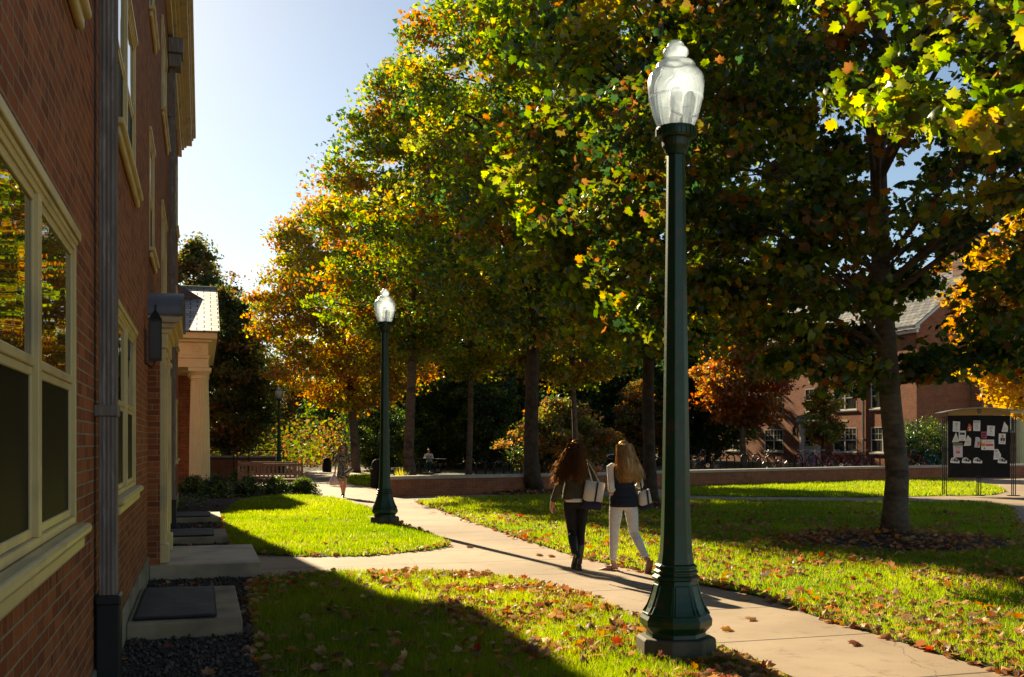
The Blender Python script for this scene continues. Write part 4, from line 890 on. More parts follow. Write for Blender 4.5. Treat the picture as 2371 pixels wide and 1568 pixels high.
for x, lab in ((330,'first torn black and white flyer in the bottom row of the board'),(492,'second torn black and white flyer in the bottom row of the board'),(650,'third torn black and white flyer in the bottom row of the board'),(998,'torn black and white flyer at the bottom right of the board')):
    poster([(x-66,892),(x-50,838),(x-5,826),(x+20,846),(x+66,880),(x+64,914),(x-60,908)], lab, 'white', [(x-44,846,x-20,882,'grey'),(x-14,844,x+12,888,'ink'),(x+16,862,x+46,890,'ink')])

# ------------------------------------------------------------------ benches, bins, racks, bikes, tables
def make_bench():
    t = thing('park_bench', 'nearer weathered wooden slat bench seen from behind, beyond the shrubs', 'bench', (0,0,0), 0, 'wooden benches facing away')
    w2 = 1.08
    MB().box(-w2,w2,.0,.05,.86,.95).build('top_rail', M['wood'], t, bevel=.01); MB().box(-w2,w2,.0,.045,.44,.50).build('back_rail', M['wood'], t, bevel=.008)
    q = MB(); [q.box(-w2+.14+k*(2*w2-.28)/13-.025, -w2+.14+k*(2*w2-.28)/13+.025, .012,.032,.50,.86) for k in range(14)]; q.build('back_slats', M['wood'], t)
    q = MB(); [q.box(-w2,w2,.07+k*.085,.14+k*.085,.40,.425) for k in range(5)]; q.build('seat', M['wood'], t)
    q = MB(); q.box(-w2,w2,.47,.51,.33,.40); q.box(-w2,w2,.02,.06,.30,.37); q.build('apron', M['wood'], t)
    for x in (-w2, w2-.065):
        MB().box(x,x+.065,-.012,.062,0,.99).build('leg', M['wood'], t, bevel=.006); MB().box(x,x+.065,.46,.53,0,.62).build('leg', M['wood'], t, bevel=.006)
        MB().box(x-.005,x+.07,.0,.56,.62,.65).build('armrest', M['wood'], t, bevel=.008)
    return t
bn = make_bench(); bn.location = (XY(626, 35.2), 35.2, 0); bn.rotation_euler = (0,0,R(2))
b2 = copy_tree(bn); b2.location = (XY(619, 38.5), 38.5, 0); b2.rotation_euler = (0,0,R(-3)); b2['label'] = 'farther weathered wooden bench, partly hidden behind the nearer bench'
def bin_(px, Y, lab, r=.27):
    t = thing('trash_bin', lab, 'trash bin', (XY(px, Y), Y, 0), 0, 'black domed trash bins')
    MB().lathe([(r*.95,0),(r,.04),(r,.62),(r*1.03,.64)], 24).build('bin_body', M['blackplastic'], t, auto=40)
    MB().lathe([(r*1.14,.641),(r*1.14,.69),(r*.86,.70),(r*.86,.80),(r*.8,.90),(r*.6,.99),(r*.3,1.04),(r*.05,1.05)], 24).build('dome_lid', M['blackplastic'], t, auto=40); return t
bin_(757, 59, 'black domed trash bin far down the path, left of the walking woman in a dress', .26).scale = (1,1,.78)
bin_(874, 38.5, 'black domed trash bin half hidden by the second lamp post', .26)
rack0 = None
def rack(px, Y, lab, k):
    global rack0
    if rack0 is None:
        o = thing('bike_rack', lab, 'bike rack', (0,0,0), 0, 'black hoop bike racks in a row'); hp = [(-.2,0,0),(-.2,0,.62)]+[(-.2*math.cos(a),0,.62+.2*math.sin(a)) for a in np.linspace(.3, 2.84, 8)]+[(.2,0,.62),(.2,0,0)]
        MB().tube(hp, .034, 10).build('hoop', M['black'], o, smooth=True)
        q = MB(); [q.lathe([(.075,0),(.075,.02)], 12, (x,0)) for x in (-.2,.2)]; q.build('foot_plate', M['black'], o); rack0 = o
    else: o = copy_tree(rack0)
    o['label'] = lab; x = XY(px, Y); o.location = (x, Y, hz(x, Y)); o.rotation_euler = (0,0,R(random.uniform(-5,5))); return o
RK = [75,205,360,500,640,755,900,1040,1170,1310,1445,1545,1680,1810,1935,2105,2290,2400]
on = ['leftmost','second','third','fourth','fifth','sixth','seventh','eighth','ninth','tenth','eleventh','twelfth','thirteenth','fourteenth','fifteenth','sixteenth','seventeenth','eighteenth']
for i, z in enumerate(RK): rack(((z/3.952)+1700)*.9262, 53.5, on[i]+' black hoop from the left in the long rack row right of the tall lamp', i)
for i, px in enumerate((1113,1155,1196)): rack(px, 45.0, on[i]+' black hoop from the left in the short row left of the big trunk', i)
for px, lab in ((1272,'black hoop just right of the big mulched trunk'),(1379,'black hoop between the two walking women above the pumpkin'),(1491,'black hoop left of the middle trunk, behind the blonde walker'),(1527,'black hoop right of the middle trunk, next to the lamp post')): rack(px, 47.5, lab, 0)

def make_bike(frame_c, name='bicycle'):
    t = thing(name, 'bicycle', 'bicycle', (0,0,0), 0, 'bicycles locked to the racks'); mf = plain('bike_frame_'+'_'.join('%d' % (c*100) for c in frame_c), frame_c, .3, .2, coat=.5)
    for y in (-.52, .52):
        n = 28; q = MB(); pts = [(0, y+.32*math.cos(a), .34+.32*math.sin(a)) for a in np.linspace(0, 2*math.pi, n+1)]; q.tube(pts, .022, 6, cap=False)
        w_ = q.build('wheel', M['black'], t, smooth=True); s = MB()
        for k in range(14): a = k*math.pi/7; s.tube([(0,y,.34),(0,y+.3*math.cos(a),.34+.3*math.sin(a))], .003, 3, cap=False)
        s.tube([(-.05,y,.34),(.05,y,.34)], .02, 6); s.build('spokes', M['chrome'], w_)
    q = MB(); bb = (0,-.08,.30); st = (0,-.2,.78); hd = (0,.33,.86); hb = (0,.37,.70)
    for a, b in ((bb,st),(st,hd),(bb,hb),(hd,hb),(bb,(.05,-.52,.34)),(bb,(-.05,-.52,.34)),(st,(.05,-.52,.34)),(st,(-.05,-.52,.34))): q.tube([a,b], .018 if b[0] == 0 else .010, 7)
    q.build('frame', mf, t, smooth=True)
    q = MB(); [q.tube([hb,(x,.44,.55),(x,.52,.34)], .012, 6) for x in (-.05,.05)]; q.build('fork', mf, t)
    q = MB(); q.tube([hd,(0,.31,1.0)], .013, 6); q.tube([(-.30,.12,1.04),(-.2,.22,1.05),(-.08,.31,1.0),(.08,.31,1.0),(.2,.22,1.05),(.30,.12,1.04)], .012, 6); hbr = q.build('handlebar', M['chrome'], t, smooth=True)
    for x in (-1,1): MB().tube([(x*.30,.12,1.04),(x*.33,.03,1.035)], .018, 6).build('grip', M['black'], hbr)
    q = MB(); q.tube([st,(0,-.225,.88)], .012, 6); q.v += [(-.07,-.36,.90),(.07,-.36,.90),(.02,-.10,.90),(-.02,-.10,.90),(-.08,-.37,.94),(.08,-.37,.94),(.02,-.08,.93),(-.02,-.08,.93)]
    b = len(q.v)-8; [q.face(*[b+i for i in f]) for f in ((0,1,2,3),(4,5,6,7),(0,1,5,4),(1,2,6,5),(2,3,7,6),(3,0,4,7))]; q.build('saddle', M['blackplastic'], t)
    q = MB(); q.tube([(.03,-.08,.30),(.05,-.08,.30)], .10, 16); q.tube([(-.1,-.08+.16,.30),(-.06,-.08+.16,.30)], .02, 5); q.build('crank', M['chrome'], t)
    return t
M['chrome'] = plain('chrome', (.7,.7,.7), .25, .9)
BK = [(255,(.02,.02,.022),'black bicycle with a dark box near the left end of the rack row',80),(910,(.15,.02,.03),'dark maroon bicycle with silver parts at the seventh and eighth hoops',60),(1215,(.45,.05,.15),'pink bicycle at the ninth hoop, in front of the dormitory door',15),
      (1320,(.40,.03,.20),'magenta bicycle with pale handlebar behind the tenth hoop',-20),(1415,(.5,.02,.02),'bright red bicycle between the tenth and eleventh hoops',40),(1575,(.55,.02,.02),'red cruiser bicycle with swept pale handlebar at the twelfth hoop',85),
      (1715,(.5,.03,.02),'red bicycle left of the one with the yellow light',30),(1815,(.45,.02,.03),'red bicycle with wide silver handlebar and yellow light, left of the nearest tree trunk',8),(2330,(.4,.02,.03),'dark red bicycle behind the wall, right of the nearest tree trunk',85),(2480,(.02,.30,.33),'turquoise bicycle left of the notice board',70)]
for z, c, lb, rz in BK:
    t = make_bike(c); px = (z/3.952+1700)*.9262; Y = 53.0; x = XY(px, Y); t.location = (x, Y, hz(x, Y)); t.rotation_euler = (R(4),0,R(rz)); t['label'] = lb
    if 'yellow' in lb and 'wide' in lb: MB().ball((0,.38,.95), .06).build('headlight', PAPER['yellow'], t, smooth=True)
    if 'box' in lb: MB().box(-.16,.16,-.72,-.38,.80,1.08).build('rear_box', M['blackplastic'], t, bevel=.02)
t = make_bike((.03,.03,.035)); x = XY(1420, 46.5); t.location = (x, 46.5, hz(x, 46.5)); t.rotation_euler = (0,0,R(50)); t['label'] = 'dark bicycle behind the seat wall, right of the pumpkins'
def table(px, Y, lab, z=0, rz=0):
    t = thing('picnic_table', lab, 'picnic table', (XY(px, Y), Y, z), rz, 'dark metal picnic tables')
    MB().box(-.9,.9,-.38,.38,.72,.76).build('tabletop', M['black'], t, bevel=.02)
    for y in (-.7,.7): MB().box(-.9,.9,y-.14,y+.14,.43,.46).build('seat', M['black'], t, bevel=.01)
    for x in (-.55,.55): q = MB(); q.tube([(x,-.7,.42),(x,-.2,.42),(x,0,.72),(x,.2,.42),(x,.7,.42)], .03, 6); q.tube([(x,-.5,0),(x,-.25,.4),(x,.25,.4),(x,.5,0)], .03, 6); q.build('leg', M['black'], t)
    return t
TBY = 58; table(997, TBY, 'dark picnic table where a person in white sits', 0, R(5)); table(1155, 60, 'empty dark picnic table behind the short rack row', .03, R(-8))
q = thing('sign_stand', 'dark rectangular sign panel on two posts behind the big trunk', 'sign', (XY(1270, 52), 52, .05)); MB().box(-.42,.42,-.04,.04,.75,1.22).build('panel', M['black'], q, bevel=.02); [MB().box(x-.03,x+.03,-.03,.03,0,.75).build('leg', M['black'], q) for x in (-.35,.35)]
def pumpkin(px, Y, r, lab):
    x = XY(px, Y); m_ = MB(); nn = 40; rs = 9
    for j in range(rs):
        a = math.pi*(j/(rs-1)-.5)*.96
        for i in range(nn):
            t = 2*math.pi*i/nn; k = 1-.09*abs(math.sin(t*4.5))**.5; m_.v.append((r*k*math.cos(a)*math.cos(t), r*k*math.cos(a)*math.sin(t), r*.78+r*.78*math.sin(a)))
    for j in range(rs-1):
        for i in range(nn): m_.face(j*nn+i, j*nn+(i+1)%nn, (j+1)*nn+(i+1)%nn, (j+1)*nn+i)
    m_.face(*range(nn)); m_.face(*range((rs-1)*nn, rs*nn)); t = thing('pumpkin', lab, 'pumpkin', (x, wall_y(x)+.18, .626)); m_.build('fruit', noisy('pumpkin_skin', (.62,.16,.03), (.5,.11,.02), 5, .5, .1, 20, .003), t, smooth=True)
    MB().tube([(0,0,r*1.45),(.01,0,r*1.65),(.03,0,r*1.85)], r*.13, 6).build('stem', M['wood'], t)
pumpkin(1386, 36, .145, 'round orange pumpkin standing on the seat wall between the two walkers'); pumpkin(1361, 36, .11, 'smaller orange pumpkin on the wall, mostly hidden by the brown-haired walker')
# ------------------------------------------------------------------ people
M['denim_white'] = noisy('white_jeans', (.78,.76,.74), (.68,.66,.65), 10, .8, .9, 9, .02, stretch=(1,1,2.6))
M['leggings'] = noisy('black_leggings', (.010,.009,.010), (.018,.016,.016), 12, .8, .8, 12, .012, spec=.2)
M['boots'] = noisy('black_boots', (.012,.011,.010), (.03,.028,.025), 12, .28, .2, 30, .003)
M['jacket'] = noisy('olive_jacket', (.075,.058,.028), (.045,.034,.016), 9, .85, 1.0, 8, .03)
M['vest'] = noisy('navy_quilted_vest', (.006,.008,.018), (.009,.012,.026), 9, .7, .7, 9, .02, stretch=(.3,.3,1.6))
M['blouse'] = noisy('white_blouse', (.78,.74,.66), (.68,.64,.56), 10, .8, .9, 10, .02)
M['canvas'] = noisy('cream_canvas', (.70,.62,.50), (.60,.52,.41), 8, .85, .8, 7, .025); M['navy'] = noisy('navy_canvas', (.018,.015,.04), (.03,.022,.05), 8, .85, .3, 50, .003)
M['sandal'] = noisy('tan_leather', (.28,.14,.08), (.18,.09,.05), 10, .6, .2, 30, .002)
M['gold'] = plain('gold_watch', (.7,.5,.2), .3, 1)
def hairmat(name, c1, c2, tr=.35):
    m, t, p, o = newmat(name); t.nodes.remove(p); tc = N(t, 'ShaderNodeTexCoord'); mp = N(t, 'ShaderNodeMapping'); mp.inputs['Scale'].default_value = (1,1,.12); t.links.new(tc.outputs['Object'], mp.inputs[0])
    n = N(t, 'ShaderNodeTexNoise', i_Scale=70.0, i_Detail=3.0); t.links.new(mp.outputs[0], n.inputs['Vector']); c = mixc(t, ramp(t, n.outputs[0], .35, .65), c1, c2)
    d = N(t, 'ShaderNodeBsdfDiffuse'); tl = N(t, 'ShaderNodeBsdfTranslucent'); g = N(t, 'ShaderNodeBsdfGlossy'); g.inputs['Roughness'].default_value = .35; t.links.new(c, g.inputs[0])
    t.links.new(c, d.inputs[0]); t.links.new(c, tl.inputs[0]); a = N(t, 'ShaderNodeMixShader', i_0=tr); t.links.new(d.outputs[0], a.inputs[1]); t.links.new(tl.outputs[0], a.inputs[2])
    b = N(t, 'ShaderNodeMixShader', i_0=.25); t.links.new(a.outputs[0], b.inputs[1]); t.links.new(g.outputs[0], b.inputs[2])
    bp = N(t, 'ShaderNodeBump', i_Strength=.6, i_Distance=.004); t.links.new(n.outputs[0], bp.inputs['Height']); [t.links.new(bp.outputs[0], q.inputs['Normal']) for q in (d, g)]
    t.links.new(b.outputs[0], o.inputs[0]); return m
M['hair_brown'] = hairmat('brown_hair', (.32,.155,.06), (.11,.05,.02), .5); M['hair_blonde'] = hairmat('blonde_hair', (.80,.54,.26), (.46,.27,.11), .5); M['hair_dark'] = hairmat('auburn_hair', (.30,.14,.06), (.15,.07,.03))
def V3(*a): return Vector(a)
def lerp(a, b, t): return Vector(a)*(1-t)+Vector(b)*t
def limb(mb, pts, rad, n=12): mb.tube(pts, rad, n, rnd=True)
def hand(mb, wrist, dirv, palm_n, side, curl=.5, s=1.0):
    """palm plus four fingers and a thumb; dirv points to the fingertips, palm_n out of the palm, side = +1/-1 thumb side"""
    d = Vector(dirv).normalized(); nrm = Vector(palm_n); nrm = (nrm-d*nrm.dot(d)).normalized(); ac = d.cross(nrm).normalized()*side; w_ = Vector(wrist)
    pl = w_+d*.045*s; mb.obox(pl, ac, d, nrm, .036*s, .046*s, .012*s); mb.tube([w_-d*.02, w_+d*.03], [.022*s,.028*s], 8, flat=.6)
    for k, ln in enumerate((.068,.078,.072,.056)):
        b0 = w_+d*.086*s+ac*(.029-.0195*k)*s; p = [b0-d*.02*s, b0]; cur = b0; dd = d.copy()
        for j, seg in enumerate((.45,.32,.25)):
            ang = curl*(.45+.35*j)*(1+.08*k); dd = (dd*math.cos(ang)+nrm*math.sin(ang)).normalized(); cur = cur+dd*ln*seg*s; p.append(cur)
        mb.tube(p, [.0095*s,.009*s,.0085*s,.008*s,.006*s], 7)
    tb = w_+d*.022*s+ac*.028*s; t1 = (d*.7+ac*.65+nrm*.3).normalized(); t2 = (d*.95+ac*.15+nrm*.35).normalized()
    mb.tube([tb, tb+t1*.038*s, tb+t1*.038*s+t2*.03*s], [.012*s,.0105*s,.0075*s], 7)
def foot(mb, ankle, heel_z, toe_dir, ln=.235, pitch=0.0, w=.045, skin=False):
    """foot from the heel to the toes; pitch > 0 lifts the heel"""
    a = Vector(ankle); td = Vector(toe_dir).normalized(); up = Vector((0,0,1)); f = (td*math.cos(pitch)-up*math.sin(pitch)).normalized(); u = (up*math.cos(pitch)+td*math.sin(pitch)).normalized()
    ax = f.cross(u).normalized(); h = a-u*.055-f*.03
    sec = [(-.035,.022,.035,.05),(.0,.032,.036,.06),(.06,.034,.034,.045),(.12,.040,.026,.03),(.165,.042,.018,.022),(.205,.034,.012,.016)]
    b = len(mb.v); n = 12
    for dx, rw, rh, cz in sec:
        c = h+f*dx*ln/.235+u*(cz-.045)
        for k in range(n): t = 2*math.pi*k/n; mb.v.append(tuple(c+ax*rw*math.cos(t)*w/.045+u*rh*math.sin(t)))
    for i in range(len(sec)-1):
        for k in range(n): mb.face(b+i*n+k, b+i*n+(k+1)%n, b+(i+1)*n+(k+1)%n, b+(i+1)*n+k)
    mb.face(*[b+k for k in range(n)]); mb.face(*[b+(len(sec)-1)*n+k for k in range(n)]); return h, f, u, ax
def head(mb, c, yaw=0.0, tilt=0.0):
    """cranium, jaw, nose, brows, ears; face towards +y before the yaw"""
    Mx = Matrix.Translation(c) @ Matrix.Rotation(yaw, 4, 'Z') @ Matrix.Rotation(tilt, 4, 'X'); i0 = len(mb.v)
    mb.ball((0,-.012,.03), .080, 1.12, 20, 12); i1 = len(mb.v)
    for i in range(i0, i1): x, y, z = mb.v[i]; mb.v[i] = (x*.93, (y+.012)*1.14-.012, z)
    mb.rings([(0,.022,-.085,.022,.026),(0,.020,-.070,.044,.052),(0,.016,-.045,.056,.064),(0,.008,-.01,.066,.078),(0,0,.03,.070,.084)], 18)
    mb.tube([(0,.086,.02),(0,.103,-.012),(0,.108,-.026)], [.008,.011,.014], 8); mb.tube([(-.024,.078,-.053),(0,.088,-.052),(.024,.078,-.053)], [.006,.010,.006], 6); mb.tube([(-.045,.074,.030),(-.02,.088,.032),(.02,.088,.032),(.045,.074,.030)], .008, 6)
    for s_ in (-1, 1): mb.tube([(s_*.074,-.008,.022),(s_*.082,-.018,.004),(s_*.074,-.006,-.022)], [.011,.014,.008], 6)
    for i in range(i0, len(mb.v)): mb.v[i] = tuple(Mx @ Vector(mb.v[i]))
    return Mx
def torso(mb, sh=.185, waist=.125, hip=.165, z0=.80, z1=1.38, grow=0.0, yo=0.0):
    g = grow; H = z1-z0
    mb.rings([(0,yo,z0,hip*.90+g,.10+g),(0,yo,z0+.10*H,hip+g,.112+g),(0,yo,z0+.25*H,hip*.96+g,.105+g),(0,yo+.01,z0+.45*H,waist+g,.090+g),(0,yo+.01,z0+.68*H,waist*1.14+g,.10+g),(0,yo,z0+.86*H,sh*.88+g,.105+g),(0,yo-.005,z0+.95*H,sh*.86+g,.085+g),(0,yo-.005,z1+.005,sh*.50+g,.065+g),(0,yo,z1+.03,.06+g,.055+g)], 22)
def strands(root_fn, n, seg, rad, seed, sides=3):
    r = random.Random(seed); mb = MB()
    for i in range(n):
        pts = root_fn(r, seg); mb.tube(pts, [rad*(1-.75*k/(len(pts)-1)) for k in range(len(pts))], sides, cap=False)
    return mb
def eyes(par, Mx, glasses=False):
    q = MB()
    for s_ in (-1, 1):
        i0 = len(q.v)
        if glasses: q.rings([(s_*.031,.090,.0,.024,.010),(s_*.031,.091,.012,.030,.012),(s_*.031,.089,.026,.026,.012)], 12)
        else: q.ball((s_*.030,.074,.012), .012)
        for i in range(i0, len(q.v)): q.v[i] = tuple(Mx @ Vector(q.v[i]))
    if glasses:
        i0 = len(q.v); q.tube([(-.08,.0,.018),(-.066,.07,.02),(.0,.096,.02),(.066,.07,.02),(.08,.0,.018)], .004, 5)
        for i in range(i0, len(q.v)): q.v[i] = tuple(Mx @ Vector(q.v[i]))
    q.build('sunglasses' if glasses else 'eyes', M['blackplastic'], par, smooth=True)
def legs(mb, L_, R_, sc=(.082,.056,.058,.036), hipw=.155, top=.93):
    for P in (L_, R_):
        h, k, a = map(Vector, P); up = h+Vector((0,0,.04)); m1 = h.lerp(k, .3); m2 = h.lerp(k, .7); c = k.lerp(a, .28)+Vector((0,-.012,0)); c2 = k.lerp(a, .65)
        limb(mb, [up, h, m1, m2, k, c, c2, a], [sc[0]*1.0, sc[0]*1.03, sc[0]*.98, sc[0]*.78, sc[1], sc[2], sc[2]*.80, sc[3]], 14)
    mb.rings([(0,0,.80,hipw*.82,.085),(0,-.012,.86,hipw*1.0,.112+(hipw-.145)*2),(0,-.004,.93,hipw*.93,.10+(hipw-.145)*2),(0,0,top+.06,hipw*.82,.088+(hipw-.145)*2)], 22)

# --- brown-haired walker
HD = R(9)
w1x, w1y = XY(1334, 13.62), 13.62
p1 = thing('person', 'woman with long wavy brown hair walking away in olive jacket, black leggings and black boots', 'person', (w1x, w1y, 0), HD)
LA = ((-.088,.0,.86),(-.052,.03,.50),(-.075,-.25,.245)); RA = ((.088,.0,.86),(.066,.035,.47),(.03,-.02,.09))
la = [V3(-.170,0,1.345), V3(-.235,-.05,1.09), V3(-.305,.04,.885)]; ra = [V3(.170,0,1.345), V3(.26,-.07,1.12), V3(.20,.14,1.0)]
b = MB(); torso(b, .170, .108, .138, .82, 1.37); b.tube([(0,0,1.34),(0,.005,1.44),(0,.015,1.50)], [.062,.050,.048], 12); Mx = head(b, V3(0,.02,1.545), R(12))
for A in (la, ra): limb(b, A, [.045,.036,.026])
legs(b, LA, RA, (.076,.052,.052,.034), .145)
hand(b, la[2], (-.12,.15,-1), (1,.3,0), 1, .35); hand(b, ra[2], (-.2,.8,.15), (-1,0,.2), -1, 1.1)
body = remesh('body', b, .0065, M['skin'], p1, 3); eyes(p1, Mx)
q = MB(); torso(q, .182, .135, .168, .93, 1.375, .014)
q.rings([(0,0,.915,.192,.135),(0,0,.95,.190,.132),(0,0,1.04,.165,.118)], 22)
limb(q, [V3(-.13,0,1.365)]+la[:2]+[la[2]+V3(.01,0,.012)], [.06,.066,.055,.042]); limb(q, [V3(.13,0,1.365)]+ra[:2]+[ra[2]], [.06,.066,.055,.042]); q.tube([(0,0,1.36),(0,.0,1.43)], [.085,.075], 14)
remesh('jacket', q, .010, M['jacket'], p1, 2)
q = MB(); q.rings([(0,-.004,.885,.162,.134),(0,-.004,.93,.164,.134)], 22); q.build('shirt_hem', M['blouse'], p1, smooth=True)
q = MB(); legs(q, LA, RA, (.083,.058,.056,.042), .152); remesh('leggings', q, .009, M['leggings'], p1, 2)
q = MB()
for P, td, pt in ((RA, (-.05,1,0), .0), (LA, (-.25,1,0), .95)):
    k, a = Vector(P[1]), Vector(P[2]); limb(q, [k.lerp(a,.22), k.lerp(a,.5), a+Vector((0,0,.02)), a], [.062,.060,.046,.046]); h, f, u, ax = foot(q, a, 0, td, .245, pt, .048)
    q.obox(h+f*.0-u*.032, ax, f, u, .030, .032, .018)
remesh('boots', q, .008, M['boots'], p1, 2)
def hair1(r, seg):
    th = r.uniform(math.pi*.88, math.pi*2.12); el = r.uniform(.05, 1.45); cx, cy, cz = 0, .01, 1.575
    p = Vector((cx+.082*math.cos(th)*math.cos(el), cy+.095*math.sin(th)*math.cos(el), cz+.098*math.sin(el))); o = [p.copy()]; ln = r.uniform(.36, .51); ph = r.uniform(0, 6.28)
    side = math.cos(th); fl = r.random()
    for k in range(1, seg+1):
        t = k/seg; z = p.z-ln*t*(.9+.1*t); sp = .078+.045*math.sin(min(1, t*1.2)*1.9)+.03*fl
        x = side*sp*(1-.1*t)-.05*t-(.15*t*t if side < -.15 else .02*t)*(.4+.8*fl); y = cy-.10-.055*math.sin(t*2.6)+.09*(1-abs(math.sin(th)))*(1-t*.4)-.02*t
        y = min(y, -.02+.03*abs(side)); am = .014*t; o.append(Vector((x+am*math.sin(t*19+ph), y+am*math.cos(t*17+ph), z)))
    return o
q = MB(); q.ball((0,-.002,1.582), .088, 1.27, 18, 10); q.rings([(-.04,-.09,1.17,.075,.03),(-.02,-.10,1.26,.105,.05),(-.01,-.095,1.36,.118,.065),(0,-.07,1.46,.108,.08),(0,-.03,1.55,.092,.095)], 18)
cap = remesh('hair', q, .012, M['hair_brown'], p1, 4)
strands(hair1, 1200, 12, .0038, 3).build('strands', M['hair_brown'], cap)
def loose(fn, amt):
    def g(r, seg):
        o = fn(r, seg); a, b_, ph = r.uniform(-amt, amt), r.uniform(-amt, amt*.4), r.uniform(0, 6)
        return [p+Vector((a*t+.012*math.sin(t*15+ph)*t, b_*t, abs(a)*.5*t)) for p, t in ((p, k/len(o)) for k, p in enumerate(o))]
    return g
strands(loose(hair1, .10), 420, 12, .0022, 13).build('loose_strands', M['hair_brown'], cap)
# her tote bag
TM = Matrix.Translation((w1x, w1y, 0)) @ Matrix.Rotation(HD, 4, 'Z')
def bag(name, lab, loc, rz, w_, h, dp, flare, ztop, strap_to, base_h, rx=0.0, handles=2, strapm='canvas', big=True):
    t = thing(name, lab, 'bag', TM @ Vector(loc), HD+rz); t.rotation_euler = (0, rx, HD+rz)
    def body(z0, z1, f0, f1, grow=0): 
        q = MB(); q.rings([(0,0,z,w_/2*f+grow,dp/2*g+grow) for z, f, g in ((z0,f0*.93,.8),(z0+.012,f0,1.0),((z0+z1)/2,(f0+f1)/2,1.0),(z1,f1,.62))], 20)
        for i, (x, y, z) in enumerate(q.v): c = max(abs(x)/(w_/2), 1e-6); q.v[i] = (math.copysign(min(w_/2*1.04, abs(x)**.75*(w_/2)**.25), x), math.copysign(abs(y)**.8*(dp/2)**.2, y), z+.008*math.sin(x*31))
        return q
    body(base_h, h, 1.0, flare).build('canvas_body', M['canvas'], t, smooth=True); body(0, base_h+.01, .97, 1.0, .004).build('navy_base', M['navy'], t, smooth=True)
    q = MB()
    for k in (-.16,): q.box(w_*k*-.6-.011, w_*k*-.6+.011, -dp/2-.009, -dp/2+.0, base_h*.7, h-.005)
    q.build('navy_stripe', M['navy'], t)
    q = MB(); R2 = t.rotation_euler.to_matrix().inverted(); tgt = R2 @ ((TM @ Vector(strap_to))-t.location)
    for yy in ((-dp*.3, dp*.3) if handles == 2 else (0,)):
        a0, a1 = Vector((-w_*.16, yy, h-.01)), Vector((w_*.22, yy, h-.01)); top_ = tgt+Vector((0,yy*.2,0))
        q.tube([a0, a0.lerp(top_, .5)+Vector((-.006,0,0)), top_, a1.lerp(top_, .5)+Vector((.006,0,0)), a1], .011, 6, flat=.45)
    q.build('handle', M[strapm], t, smooth=True); return t
bag('tote_bag', 'cream canvas tote with navy base hanging from the brown-haired walker\'s shoulder', (.155,-.18,.795), R(-6), .255, .36, .12, 1.0, 1.16, (.125,-.065,1.425), .105, R(9))

# --- blonde walker
w2x, w2y = XY(1444, 13.5), 13.5; TM = Matrix.Translation((w2x, w2y, 0)) @ Matrix.Rotation(HD, 4, 'Z')
p2 = thing('person', 'woman with long straight blonde hair walking away in navy vest, white jeans and sandals', 'person', (w2x, w2y, 0), HD)
LA = ((-.090,.02,.86),(-.115,.05,.48),(-.115,.10,.095)); RA = ((.088,-.01,.86),(.135,.0,.49),(.235,-.27,.165))
la = [V3(-.172,0,1.335), V3(-.175,-.045,1.075), V3(-.115,.0,.845)]; ra = [V3(.172,0,1.335), V3(.235,.04,1.10), V3(.16,.24,1.06)]
b = MB(); torso(b, .170, .108, .138, .82, 1.36); b.tube([(0,0,1.33),(0,.005,1.43),(0,.015,1.49)], [.062,.050,.048], 12); Mx = head(b, V3(0,.02,1.535), R(8))
for A in (la, ra): limb(b, A, [.043,.036,.025])
legs(b, LA, RA, (.078,.054,.050,.033), .150); hand(b, la[2], (.28,.12,-1), (1,.25,0), 1, .3); hand(b, ra[2], (-.2,.8,.25), (-1,0,.2), -1, 1.2)
foot(b, LA[2], 0, (-.85,.45,0), .235, .02); foot(b, RA[2], 0, (.0,1,0), .235, .98)
remesh('body', b, .0065, M['skin'], p2, 2); eyes(p2, Mx)
q = MB()
for P, cut in ((LA, .14), (RA, .12)):
    h, k, a = map(Vector, P); limb(q, [h+V3(0,0,.04), h, h.lerp(k,.35), h.lerp(k,.7), k, k.lerp(a,.28)+V3(0,-.01,0), k.lerp(a,.6), k.lerp(a, 1-cut)], [.086,.090,.086,.072,.061,.060,.050,.044], 14)
q.rings([(0,0,.79,.125,.09),(0,-.022,.85,.164,.128),(0,-.01,.92,.158,.115),(0,0,1.0,.135,.098)], 22); remesh('jeans', q, .009, M['denim_white'], p2, 2)
q = MB(); torso(q, .165, .135, .176, .86, 1.365, .014); q.rings([(0,-.008,.825,.182,.142),(0,-.008,.86,.190,.148),(0,0,.95,.178,.136)], 22); q.tube([(0,0,1.36),(0,.0,1.44)], [.078,.072], 14); remesh('vest', q, .010, M['vest'], p2, 3)
q = MB()
for A in (la, ra): a, e, w_ = A; limb(q, [V3(a.x*.82,0,1.35), a, a.lerp(e,.5), e, e.lerp(w_,.12)], [.046,.054,.046,.043,.047]); q.tube([e.lerp(w_,.06), e.lerp(w_,.20)], [.050,.049], 12)
remesh('blouse', q, .008, M['blouse'], p2, 2)
for (h, f, u, ax) in (foot(MB(), LA[2], 0, (-.85,.45,0), .235, .02), foot(MB(), RA[2], 0, (.0,1,0), .235, .98)):
    q = MB()
    q.obox(h+f*.085-u*.040, ax, f, u, .043, .130, .009)
    q.tube([h+f*.02+ax*.04-u*.03, h+f*.06+ax*.03+u*.025, h+f*.13+u*.015, h+f*.06-ax*.03+u*.025, h+f*.02-ax*.04-u*.03], .007, 6); q.build('sandal', M['sandal'], p2)

